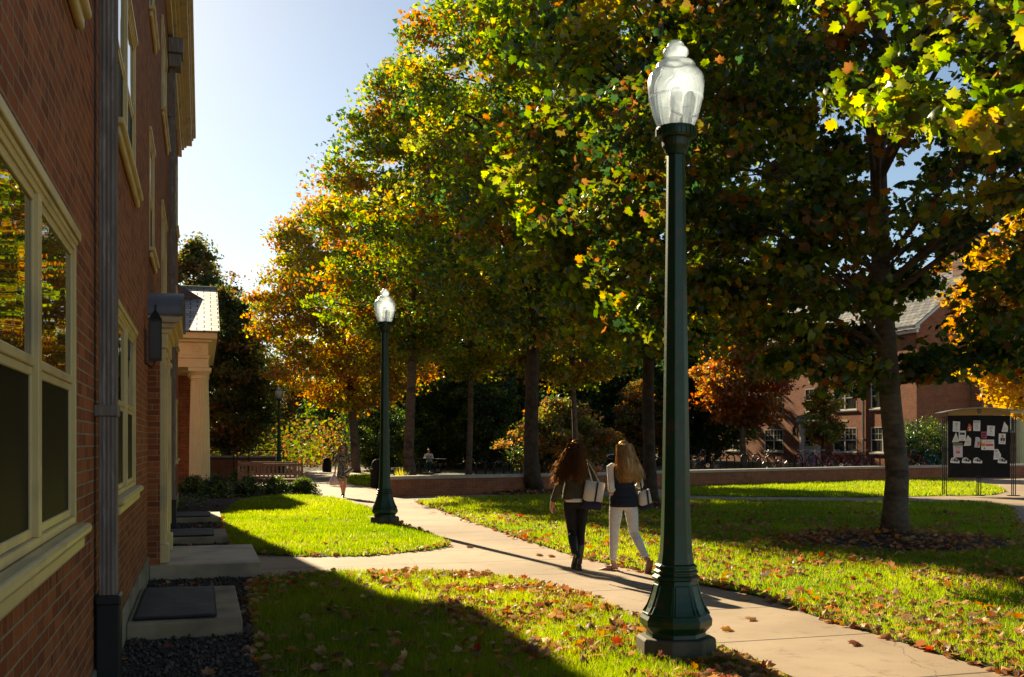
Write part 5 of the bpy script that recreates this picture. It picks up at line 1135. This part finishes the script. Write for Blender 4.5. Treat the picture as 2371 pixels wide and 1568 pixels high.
q = MB(); d_ = (la[1]-la[2]).normalized(); q.tube([la[2]+d_*.02, la[2]+d_*.045], .031, 14); q.build('wristwatch', M['gold'], p2, smooth=True)
def hair2(r, seg):
    th = r.uniform(math.pi*.9, math.pi*2.1); el = r.uniform(.05, 1.5); p = Vector((.082*math.cos(th)*math.cos(el), .005+.097*math.sin(th)*math.cos(el), 1.565+.098*math.sin(el))); o = [p.copy()]; side = math.cos(th); fl = r.random(); ln = p.z-(1.13+.07*r.random()-.05*side*0)
    for k in range(1, seg+1):
        t = k/seg; z = p.z-ln*t; sp = .086+.032*math.sin(min(1, t)*2.0)+.012*fl; x = side*sp+.035*t*t+(.045*t*t*fl if side > .35 else 0)+.01*t; y = -.10-.05*math.sin(t*2.7)+.085*(1-abs(math.sin(th)))*(1-t*.5); y = min(y, -.005+.02*abs(side))
        o.append(Vector((x+.004*math.sin(t*9+fl*20), y, z)))
    return o
q = MB(); q.ball((0,-.002,1.570), .088, 1.27, 18, 10); q.rings([(.035,-.125,1.18,.088,.030),(.025,-.12,1.28,.10,.05),(.015,-.105,1.37,.115,.065),(.008,-.08,1.46,.105,.08),(0,-.03,1.54,.092,.095)], 18)
cap = remesh('hair', q, .012, M['hair_blonde'], p2, 4); strands(hair2, 1000, 12, .0036, 5).build('strands', M['hair_blonde'], cap); strands(loose(hair2, .07), 380, 12, .0022, 15).build('loose_strands', M['hair_blonde'], cap)
bag('shoulder_bag', 'cream canvas handbag with navy base and dark strap on the blonde walker\'s right side', (.285,-.03,.80), R(12), .185, .24, .10, .78, 1.07, (.185,-.01,1.40), .055, R(-7), 1, 'navy')

# --- approaching woman in a patterned dress
def dress_mat():
    m, t, p, o = newmat('patterned_dress'); tc = N(t, 'ShaderNodeTexCoord'); mp = N(t, 'ShaderNodeMapping'); mp.inputs['Scale'].default_value = (1,1,1.9); t.links.new(tc.outputs['Object'], mp.inputs[0])
    n = N(t, 'ShaderNodeTexNoise', i_Scale=22.0, i_Detail=2.0); t.links.new(mp.outputs[0], n.inputs['Vector']); t.links.new(mixc(t, ramp(t, n.outputs[0], .50, .56), (.022,.024,.016), (.50,.44,.33)), p.inputs['Base Color']); p.inputs['Roughness'].default_value = .85; return m
w3x, w3y = XY(794, 31.6), 31.6; TM = Matrix.Translation((w3x, w3y, 0)) @ Matrix.Rotation(R(180), 4, 'Z'); HD3 = R(180)
p3 = thing('person', 'woman in dark patterned dress and sunglasses walking towards the camera on the path', 'person', (w3x, w3y, 0), HD3); p3.scale = (.955,)*3
LA = ((-.088,.0,.86),(-.075,.04,.48),(-.03,.06,.10)); RA = ((.088,0,.86),(.055,.05,.48),(.03,-.12,.16)); la = [V3(-.17,0,1.335), V3(-.225,.0,1.09), V3(-.25,.1,.88)]; ra = [V3(.17,0,1.335), V3(.225,-.02,1.08), V3(.235,.03,.86)]
b = MB(); torso(b, .170, .108, .138, .82, 1.36); b.tube([(0,0,1.33),(0,.005,1.43),(0,.015,1.49)], [.062,.050,.048], 12); Mx = head(b, V3(0,.02,1.535), R(-14))
for A in (la, ra): limb(b, A, [.043,.036,.025])
legs(b, LA, RA, (.080,.054,.052,.033), .150); hand(b, la[2], (0,.1,-1), (1,0,0), 1, .8); hand(b, ra[2], (0,.1,-1), (-1,0,0), -1, 1.0); foot(b, LA[2], 0, (0,1,0), .235, .0); foot(b, RA[2], 0, (0,1,0), .235, .7)
remesh('body', b, .008, M['skin'], p3, 2); eyes(p3, Mx, True)
q = MB(); q.rings([(0,0,.60,.215,.17),(0,0,.66,.205,.16),(0,0,.80,.180,.135),(0,0,.92,.168,.12),(0,.01,1.07,.138,.105),(0,.01,1.2,.155,.115),(0,0,1.32,.165,.11),(0,0,1.385,.12,.08)], 24)
for A in (la, ra): limb(q, [V3(A[0].x*.8,0,1.35), A[0], A[0].lerp(A[1],.9)], [.055,.064,.060])
remesh('dress', q, .011, dress_mat(), p3, 2)
q = MB()
for P, td, pt in ((LA,(0,1,0),0.0),(RA,(0,1,0),.7)): foot(q, P[2], 0, td, .24, pt, .050); q.tube([Vector(P[2])+V3(0,0,-.01), Vector(P[2])+V3(0,0,.03)], .042, 10)
remesh('shoes', q, .009, M['boots'], p3, 1)
def hair3(r, seg):
    th = r.uniform(-.25, math.pi+.25)+math.pi; el = r.uniform(.1, 1.5); p = Vector((.084*math.cos(th)*math.cos(el), .0+.095*math.sin(th)*math.cos(el), 1.565+.098*math.sin(el))); o = [p.copy()]; side = math.cos(th); ln = p.z-(1.2+.1*r.random()); ph = r.uniform(0,6.28)
    for k in range(1, seg+1):
        t = k/seg; o.append(Vector((side*(.095+.06*math.sin(t*2.2))+.01*math.sin(t*12+ph), min(.09 if abs(side) > .75 else -.02, -.06+.16*abs(side)*t**.5), p.z-ln*t)))
    return o
q = MB(); q.ball((0,-.012,1.58), .090, 1.1, 18, 10); cap = remesh('hair', q, .012, M['hair_dark'], p3, 3); strands(hair3, 600, 9, .005, 8).build('strands', M['hair_blonde'], cap)
t = thing('shopping_bag', 'pale pink plastic carrier bag in the hand of the approaching woman', 'bag', TM @ V3(.26,.07,.36), HD3); q = MB(); q.rings([(0,0,.0,.07,.04),(0,0,.03,.13,.08),(0,0,.18,.12,.07),(-.01,0,.28,.06,.04),(-.02,0,.36,.02,.015),(-.02,0,.42,.025,.012)], 14)
q.build('bag_body', noisy('pink_plastic', (.80,.50,.50), (.78,.70,.68), 9, .4, .6, 20, .01), t, smooth=True)
t = thing('clutch_purse', 'small striped clutch held at the hip of the approaching woman', 'purse', TM @ V3(-.20,.14,.80), HD3); t.rotation_euler = (0, R(35), HD3); MB().box(-.13,.13,-.02,.02,-.07,.07).build('purse_body', M['canvas'], t, bevel=.01); MB().box(-.131,.131,-.022,.022,-.02,.02).build('stripe', M['navy'], t)

# --- person at the picnic table
p4 = thing('person', 'person with tied hair in white shirt sitting bent over the picnic table', 'person', (XY(992, TBY), TBY+.65, 0), R(175))
b = MB(); b.rings([(0,-.02,.47,.16,.12),(0,0,.60,.15,.11),(0,.06,.75,.14,.10),(0,.12,.90,.16,.10),(0,.16,.98,.14,.08),(0,.17,1.03,.06,.055)], 18); b.tube([(0,.16,1.0),(0,.2,1.12)], .05, 10); Mx = head(b, V3(0,.23,1.18), R(10), R(-18))
for s_ in (-1,1):
    limb(b, [(s_*.17,.14,.97),(s_*.24,.25,.76),(s_*.12,.42,.80)], [.045,.038,.027]); hand(b, (s_*.12,.42,.80), (-s_*.3,1,0), (0,0,-1), s_, .6)
    limb(b, [(s_*.09,0,.52),(s_*.11,.42,.50),(s_*.11,.40,.10)], [.075,.055,.036]); foot(b, (s_*.11,.40,.09), 0, (0,1,0))
remesh('body', b, .010, M['skin'], p4, 2); eyes(p4, Mx)
q = MB(); q.rings([(0,-.02,.50,.17,.13),(0,0,.60,.165,.125),(0,.06,.75,.155,.115),(0,.12,.90,.175,.115),(0,.16,.99,.15,.09),(0,.17,1.03,.08,.07)], 18); [limb(q, [(s_*.14,.15,.98),(s_*.17,.14,.97),(s_*.24,.25,.77),(s_*.18,.35,.785)], [.055,.06,.052,.046]) for s_ in (-1,1)]; remesh('shirt', q, .012, M['blouse'], p4, 2)
q = MB(); [limb(q, [(s_*.09,-.02,.52),(s_*.11,.42,.50),(s_*.11,.40,.14)], [.09,.068,.05]) for s_ in (-1,1)]; remesh('trousers', q, .012, noisy('teal_trousers', (.03,.22,.25), (.02,.16,.2), 6, .8), p4, 1)
q = MB(); q.ball((0,.20,1.215), .092, 1.05, 16, 8); q.ball((0,.12,1.28), .045); remesh('hair', q, .012, M['hair_dark'], p4, 1)
t = thing('backpack', 'dark backpack on the ground beside the picnic table', 'backpack', (XY(1014, 57), 57, .0), 0); MB().rings([(0,0,0,.16,.1),(0,0,.05,.18,.12),(0,0,.3,.17,.11),(0,0,.42,.12,.08),(0,0,.45,.05,.04)], 16).build('pack', M['leggings'], t, smooth=True); MB().box(-.11,.11,-.15,-.09,.05,.22).build('pocket', M['copper'], t, bevel=.02)
# ------------------------------------------------------------------ trees and shrubs
GREEN = [(.075,.115,.008),(.11,.15,.010),(.045,.08,.008),(.16,.19,.012)]; YEL = [(.34,.25,.012),(.26,.24,.012),(.42,.26,.012)]; ORG = [(.34,.13,.012),(.26,.09,.012),(.42,.18,.012)]; RED = [(.26,.055,.012),(.18,.045,.012)]; DARK = [(.018,.045,.010),(.03,.06,.012),(.022,.05,.016)]; OLIVE = [(.10,.11,.015),(.14,.12,.018),(.07,.075,.012)]; RUST = [(.20,.085,.025),(.15,.07,.025),(.12,.085,.02)]; GOLD = [(.50,.29,.012),(.58,.36,.015),(.44,.21,.012)]
def env_round(t): return math.sin(math.pi*min(1, max(0, t))**.80)**.62        # crown radius by height 0..1
def env_tall(t): return (min(1, t/.16)**.6)*(1-max(0, (t-.45)/.57)**2.2)**.8 if t < 1.02 else 0
def env_col(t): return math.sin(math.pi*min(1, max(0, t))**.7)**.8
def tree(name, label, x, y, z0, tr, H, cz0, cr, env, pals, nleaf, lsize, shape, seed, lean=(0,0), ncl=150, crad=.75, bark='bark', leafm='leaf', group=None, cat='tree', squash=.6, trunk=True, zmax=99, cdir=None, nbr=46, ownp=.62):
    r = np.random.default_rng(seed); t = thing(name, label, cat, (x, y, z0), 0, group)
    tk = MB(); n = 16; hs = [0,.03,.07,.15,.3,.45,.6,.75,.88,.97]
    def axis(z): q = z/H; return Vector((lean[0]*q+.10*math.sin(q*7+seed), lean[1]*q+.10*math.cos(q*6+seed*2)-.10, z)) if z > .5 else Vector((0,0,z))
    pts = [axis(h*H) for h in hs]; rad = [tr*k for k in (1.32,1.12,1.03,.96,.85,.72,.55,.38,.2,.06)]; base = axis(0)
    if trunk:
        tk.tube(pts, rad, n)
        for i in range(len(pts)*n):
            v = Vector(tk.v[i]); j = i//n; ax_ = pts[j]; q = v-ax_; aa = 2*math.pi*(i % n)/n; kf = 1+.05*math.sin(3*aa+j*1.7+seed)+.03*math.sin(7*aa-j)+(.08*max(0, math.sin(5*aa+seed))**2+.04 if j == 0 else .07*max(0, math.sin(5*aa+seed))**2 if j == 1 else 0); tk.v[i] = tuple(ax_+q*kf)
    cl = []; k = 0
    while len(cl) < ncl and k < ncl*12:
        k += 1; t_ = r.random(); er = env(t_)*cr
        if r.random() > (er/cr)**1.1+.05: continue
        a = k*2.39996+r.normal()*.35; er *= .84+.13*math.sin(2*a+seed+5*t_)+.10*math.sin(5*a-9*t_+seed*3)+.09*math.sin(17*t_+seed); rho = er*math.sqrt(r.uniform(.10, 1.0)) if r.random() < .45 else er*r.uniform(.78, 1.18)
        z = cz0+t_*(H-cz0)
        c = Vector((math.cos(a)*rho, math.sin(a)*rho, z))+Vector((lean[0]*z/H, lean[1]*z/H, 0))
        if c.z > zmax: continue
        if cdir and not cdir(c+Vector((x,y,z0))): continue
        cl.append((c, a, rho/max(cr, .1)))
    nb = min(len(cl), nbr)
    if trunk:
        for c, a, q in cl[:nb]:
            zb = max(cz0*.92, min(c.z-.35*math.hypot(c.x, c.y)-.2, H*.9)); s = axis(zb); e = c; mid = s.lerp(e, .55)+Vector((0,0,.12*(e-s).length)); rb = max(.010, min(tr*.30, .010+.010*(e-s).length))
            tk.tube([s, s.lerp(mid,.5)+Vector((0,0,.03)), mid, mid.lerp(e,.6)+Vector((.05,.04,.02)), e], [rb, rb*.8, rb*.6, rb*.35, rb*.12], 6, cap=False)
        tk.build('trunk', M[bark], t, smooth=True)
    Cc = np.array([tuple(c) for c, a, q in cl]); m = len(Cc); per = nleaf/m; cnt = r.poisson(per*(.5+1.0*r.random(m))); idx = np.repeat(np.arange(m), cnt); nn = len(idx)
    u = r.normal(size=(nn,3)); u /= np.linalg.norm(u, axis=1, keepdims=True); rr = (r.random(nn)**.6*1.1)[:,None]; sc = (crad*(.6+.8*r.random(m)))[idx][:,None]
    ca = np.arctan2(Cc[:,1], Cc[:,0])[idx]; o_ = u*rr*sc; ra_, ta_ = o_[:,0]*1.35, o_[:,1]*.95; P = Cc[idx]+np.c_[ra_*np.cos(ca)-ta_*np.sin(ca), ra_*np.sin(ca)+ta_*np.cos(ca), o_[:,2]*squash-np.abs(ra_)*.18]
    Nn = u*.55+np.array([0,0,.55])+r.normal(size=(nn,3))*.6
    Nn = Nn*np.array([1,1,1.0]); V, F, kk = place_leaves(P, Nn, lsize*(.5+.9*r.random(nn)), shape, r.uniform(.3, 1.8, nn))
    wts = np.array([p[1] for p in pals], float); wts /= wts.sum(); pal_c = r.choice(len(pals), m, p=wts)
    own = r.random(nn) < ownp; pl = np.where(own, pal_c[idx], r.choice(len(pals), nn, p=wts)); col = np.zeros((nn,3))
    for i, (p, _) in enumerate(pals):
        s_ = pl == i; arr = np.array(p); col[s_] = arr[r.integers(0, len(arr), s_.sum())]
    col *= (.75+.5*r.random(nn))[:,None]
    link('crown', array_mesh('crown', V, F, np.repeat(col, kk, 0)), M[leafm], t); return t

# big maple on the right lawn
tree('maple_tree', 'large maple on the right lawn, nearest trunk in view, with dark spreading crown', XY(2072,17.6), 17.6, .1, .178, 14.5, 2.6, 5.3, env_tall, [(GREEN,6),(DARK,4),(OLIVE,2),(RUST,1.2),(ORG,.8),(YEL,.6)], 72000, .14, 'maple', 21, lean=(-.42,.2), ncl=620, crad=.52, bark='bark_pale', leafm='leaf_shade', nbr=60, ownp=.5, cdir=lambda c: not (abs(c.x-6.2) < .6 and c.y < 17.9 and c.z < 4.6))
tree('maple_tree', 'slim maple with yellow-green crown on the lawn behind the tall lamp post', XY(1507,26.3), 26.3, .1, .15, 17.5, 3.8, 4.7, env_round, [(GREEN,7),(YEL,2.2),(OLIVE,1.5),(ORG,.9),(DARK,.6)], 46000, .18, 'maple', 22, lean=(.1,0), ncl=460, crad=.58, nbr=80)
tree('maple_tree', 'thick-trunked tall tree with green and golden crown left of the walking women', XY(1237,34.4), 34.4, .1, .225, 19.5, 4.6, 4.35, env_tall, [(GREEN,6),(YEL,1.8),(DARK,2),(OLIVE,1.2),(ORG,.9)], 66000, .16, 'star', 23, ncl=500, crad=.64)
tree('maple_tree', 'tall green tree with grey trunk behind the second lamp post', XY(950,41), 41, .02, .195, 16.6, 5.2, 3.35, env_tall, [(GREEN,6),(YEL,1.8),(DARK,1.5),(ORG,1.4)], 46000, .165, 'star', 24, lean=(.0,0), ncl=420, crad=.62, bark='bark_pale')
tree('maple_tree', 'green-yellow tree with slim pale trunk between the second lamp and the big trunk', XY(1085,46.5), 46.5, .03, .125, 17.5, 4.6, 3.8, env_tall, [(GREEN,5),(YEL,3),(OLIVE,1)], 40000, .17, 'star', 25, ncl=420, crad=.7, bark='bark_pale')
tree('maple_tree', 'orange and yellow tree at the far end of the path', XY(822,58), 58, 0, .24, 15.6, 3.6, 5.2, env_round, [(YEL,3.4),(ORG,3.2),(GREEN,2.6),(OLIVE,1.5),(RED,.4)], 62000, .18, 'star', 26, lean=(-.9,0), ncl=620, crad=.75, bark='bark_pale')
tree('maple_tree', 'young tree with thin pale trunk right of the big trunk, behind the brown-haired walker', XY(1330,44.5), 44.5, .06, .12, 14.5, 3.9, 3.5, env_round, [(GREEN,4),(YEL,3),(OLIVE,1.5),(ORG,1)], 48000, .16, 'star', 27, ncl=320, crad=.65, bark='bark_pale')
tree('maple_tree', 'rust-orange tree with white-grey trunk beside the dormitory', XY(1722,60), 60, .2, .17, 10.4, 2.4, 2.9, env_round, [(ORG,3),(RUST,4),(RED,1.5),(OLIVE,1.5)], 30000, .2, 'star', 28, ncl=210, crad=.65, bark='bark_pale')
tree('columnar_tree', 'narrow upright young tree in front of the dormitory door', XY(1906,58), 58, .2, .07, 5.6, 1.1, .95, env_col, [(GREEN,2),(OLIVE,3),(ORG,1.5),(YEL,1)], 9000, .14, 'star', 29, ncl=80, crad=.34)
tree('maple_tree', 'bright golden maple at the right edge beside the notice board', XY(2400,40.5), 40.5, 0, .16, 10.6, 3.0, 2.9, env_round, [(GOLD,6),(YEL,2),(ORG,.5)], 34000, .2, 'maple', 30, ncl=220, crad=.62)
tree('maple_tree', 'golden treetop showing above the dormitory roof', XY(2205,92), 92, .2, .3, 18.0, 6, 3.0, env_round, [(GOLD,4),(YEL,2),(ORG,1.4)], 12000, .34, 'star', 31, ncl=100, crad=.95)
tree('golden_shrub', 'large golden shrub behind the big trunk and the racks', XY(1292,51), 51, .05, .08, 3.7, .3, 2.5, env_round, [(RUST,3),(OLIVE,4),(ORG,.8),(DARK,1)], 15000, .15, 'star', 32, ncl=95, crad=.55, cat='shrub')
tree('oak_tree', 'dark brown-green tree standing behind the columned porch', XY(522,64), 64, 0, .3, 10.8, 1.2, 3.0, env_tall, [(DARK,4),(OLIVE,3),(RUST,2)], 42000, .19, 'star', 33, ncl=300, crad=.7, leafm='leaf_dull')
tree('oak_tree', 'tree showing above the slate porch roof at the left', XY(448,82), 82, 0, .3, 17.6, 6, 3.6, env_round, [(OLIVE,3),(RUST,2),(DARK,1)], 26000, .26, 'star', 34, ncl=200, crad=.8, leafm='leaf_dull')
tree('holly_tree', 'glossy dark evergreen shrub-tree behind the far trunk and bin', XY(872,63), 63, 0, .12, 4.8, .2, 1.9, env_col, [(DARK,5),(GREEN,2)], 16000, .15, 'star', 35, ncl=120, crad=.5, leafm='leaf_gloss', cat='tree')
# a tree whose trunk stands right of the picture and whose branches hang into it
tree('maple_tree', 'bright green maple boughs hanging in at the top right corner', 6.5, 9.6, 0, .2, 8.8, 3.45, 4.1, env_round, [(GREEN,6),(OLIVE,2),(YEL,1.2),(ORG,.3)], 15000, .125, 'maple', 36, lean=(.2,0), ncl=170, crad=.40, squash=.55, nbr=170, ownp=.5, cdir=lambda c: c.x < 4.6+0*c.z or c.x > 5.4 and c.z > 4.2)
# woods behind: a few grown trees, copied
woods = 'trees of the wood behind the quad'
pro = [tree('forest_tree', 'x', 0, 300, 0, .28, 18, 1.0, 4.6, env_tall, [(DARK,5),(GREEN,2.5),(OLIVE,1.5)], 24000, .34, 'star', 41, ncl=230, crad=1.15, leafm='leaf_dull', group=woods),
       tree('forest_tree', 'x', 0, 300, 0, .26, 16, 1.5, 4.2, env_round, [(OLIVE,3),(GREEN,3),(YEL,1.6),(DARK,2)], 24000, .34, 'star', 42, ncl=220, crad=1.1, leafm='leaf_dull', group=woods),
       tree('forest_tree', 'x', 0, 300, 0, .22, 13, .8, 3.6, env_round, [(RUST,3),(ORG,1.4),(OLIVE,2),(DARK,1.5)], 18000, .32, 'star', 43, ncl=180, crad=1.0, leafm='leaf_dull', group=woods)]
used = set()
FT = [(560,104,0,.72,'dark green wood tree rising right of the porch roof'),(640,118,0,.62,'hazy dark wood tree above the distant acorn lamp'),(705,100,2,.62,'rusty small wood tree right of the distant acorn lamp'),(770,122,1,.72,'olive wood tree beyond the far end of the path'),
 (835,92,0,.8,'dark wood tree behind the orange tree at the path end'),(915,80,1,.75,'olive wood tree left of the second lamp post crown'),(985,72,0,.85,'dark wood tree behind the person at the picnic table'),(1060,84,0,1,'dark wood tree behind the slim pale trunk'),
 (1135,74,1,.85,'yellow-green wood tree left of the golden shrub'),(1215,88,0,1,'tall dark wood tree behind the big mulched trunk'),(1290,78,0,.65,'dark wood tree above the golden shrub'),(1370,86,1,.7,'olive wood tree above the brown-haired walker'),
 (1445,72,0,.62,'dark wood tree above the blonde walker'),(1530,80,0,.62,'dark wood tree behind the slim maple trunk'),(1600,90,2,.75,'rusty wood tree just right of the tall lamp post'),(1640,68,0,.55,'low dark wood tree at the left end of the long rack row'),
 (1690,96,1,1.1,'olive wood tree behind the rust-orange tree'),(1790,104,0,1.15,'dark wood tree behind the left end of the dormitory roof'),(1900,112,1,1.15,'olive wood tree above the middle of the dormitory roof'),(2030,112,0,1.1,'dark wood tree behind the nearest trunk and roof'),(2330,104,2,1.2,'rusty wood tree behind the dormitory chimney'),
 (1580,66,0,.48,'low dark wood tree right behind the tall lamp post shaft'),(1480,64,2,.4,'small rusty wood tree left of the middle trunk'),(1020,66,0,.42,'low dark wood tree just behind the picnic table'),(1120,64,0,.40,'low dark wood tree behind the short rack row')]
for px, Y, k, s, lb in FT:
    o = pro[k] if k not in used else copy_tree(pro[k]); used.add(k); x = XY(px, Y); o.location = (x, Y, 0 if x < 1 else .1); o.scale = (s*1.05, s*1.05, s); o.rotation_euler = (0,0,random.uniform(0,6.28)); o['label'] = lb
# undergrowth along the edge of the wood
P = np.c_[rng.uniform(-32, 62, 90000), 62+rng.random(90000)**1.3*34]; hh = .5+3.2*value_noise(P, 4.5, 21)**1.3; keep = (P[:,1] > 64+6*value_noise(P, 7, 22)) & (np.abs(P[:,0]) < P[:,1]*.52) & ~((P[:,0] > -12.5) & (P[:,0] < -8) & (P[:,1] < 74)) & ~((P[:,0] > 10) & (P[:,1] < 92)); P = P[keep]; hh = hh[keep]
z = hh*rng.random(len(P))**.8; V, F, k = place_leaves(np.c_[P, z], rng.normal(size=(len(P),3))+np.array([0,-.3,.6]), rng.uniform(.16,.34,len(P)), 'star'); allc = np.array(DARK+OLIVE+GREEN[:2]+RUST+[YEL[1]]); ci = (value_noise(P, 6, 23)*len(allc)*.8+rng.random(len(P))*len(allc)*.4).astype(int) % len(allc)
tag(link('undergrowth', array_mesh('undergrowth', V, F, np.repeat(allc[ci], k, 0)), M['leaf_dull']), 'dark tangled undergrowth along the edge of the far wood', 'undergrowth', kind='stuff')
# shrubs
def bush(name, lab, x, y, z, r, h, pals, n, ls, seed, leafm='leaf_gloss', group=None):
    return tree(name, lab, x, y, z, .02, h, .06, r, lambda t: math.sin(math.pi*min(1, max(.02, t*.86+.14)))**.5, pals, n, ls, 'quad', seed, ncl=int(60), crad=r*.34, leafm=leafm, group=group, cat='shrub', trunk=True, squash=.8)
BS = [(701,1146,.40,.52,'small clipped shrub at the right end of the bed, next to the path'),(636,1147,.42,.54,'small clipped shrub in front of the middle of the nearer bench'),(572,1150,.44,.56,'shaded shrub at the left end of the nearer bench'),(500,1152,.46,.62,'dark shrub just right of the porch column foot'),(444,1150,.42,.62,'dark shrub in front of the porch column foot'),(560,1124,.4,.6,'dark shrub behind the shaded bed, left of both benches')]
for i, (px, py, r, h, lb) in enumerate(BS): g = G(px, py); bush('shrub', lb, g[0], g[1], .02, r, h, [(DARK,3),(GREEN,3)], 3600, .06, 50+i, group='clipped shrubs in the bed by the porch')
g = XY(2140, 55); bush('hedge_shrub', 'large rounded dark hedge shrub left of the notice board', g, 55, .2, 1.55, 2.55, [(DARK,4),(GREEN,1.5)], 16000, .10, 61)
# low ground cover in the mulch bed
P = scatter(bed, 2600); P = P[value_noise(P, .8, 8) > .5]; V, F, k = place_leaves(np.c_[P, .04+.12*rng.random(len(P))], np.c_[rng.normal(size=(len(P),2))*.4, np.ones(len(P))], .11, 'quad'); dk = np.array(DARK+GREEN[:2])
tag(link('ground_cover', array_mesh('ground_cover', V, F, np.repeat(dk[rng.integers(0, len(dk), len(P))], k, 0)), M['leaf_gloss']), 'low dark leafy ground cover between the shrubs by the porch', 'ground cover', kind='stuff')
# spiky yellow plant at the wall corner
t = thing('yucca_plant', 'spiky yellow-green variegated plant at the left corner of the seat wall', 'plant', (XY(928,33.6), 33.6, .25)); r_ = random.Random(4); V = []; C = []
for k in range(120):
    a = r_.uniform(0, 6.28); el = r_.uniform(.15, 1.45); ln = r_.uniform(.4,.66); d = Vector((math.cos(a)*math.cos(el), math.sin(a)*math.cos(el), math.sin(el))); sd_ = d.cross(Vector((0,0,1))).normalized()*.016; p0 = Vector((0,0,.03)); m1 = p0+d*ln*.55; m2 = p0+d*ln+Vector((0,0,-.10*ln*math.cos(el)))
    V += [p0-sd_, p0+sd_, m1+sd_, m1-sd_, m1-sd_, m1+sd_, m2, m2+sd_*.05]; C += [r_.choice([(.50,.46,.05),(.35,.36,.03),(.55,.50,.12)])]*8
F = np.arange(len(V)).reshape(-1,4); link('blades', array_mesh('blades', np.array([tuple(v) for v in V]), F, np.array(C)), M['leaf'], t)
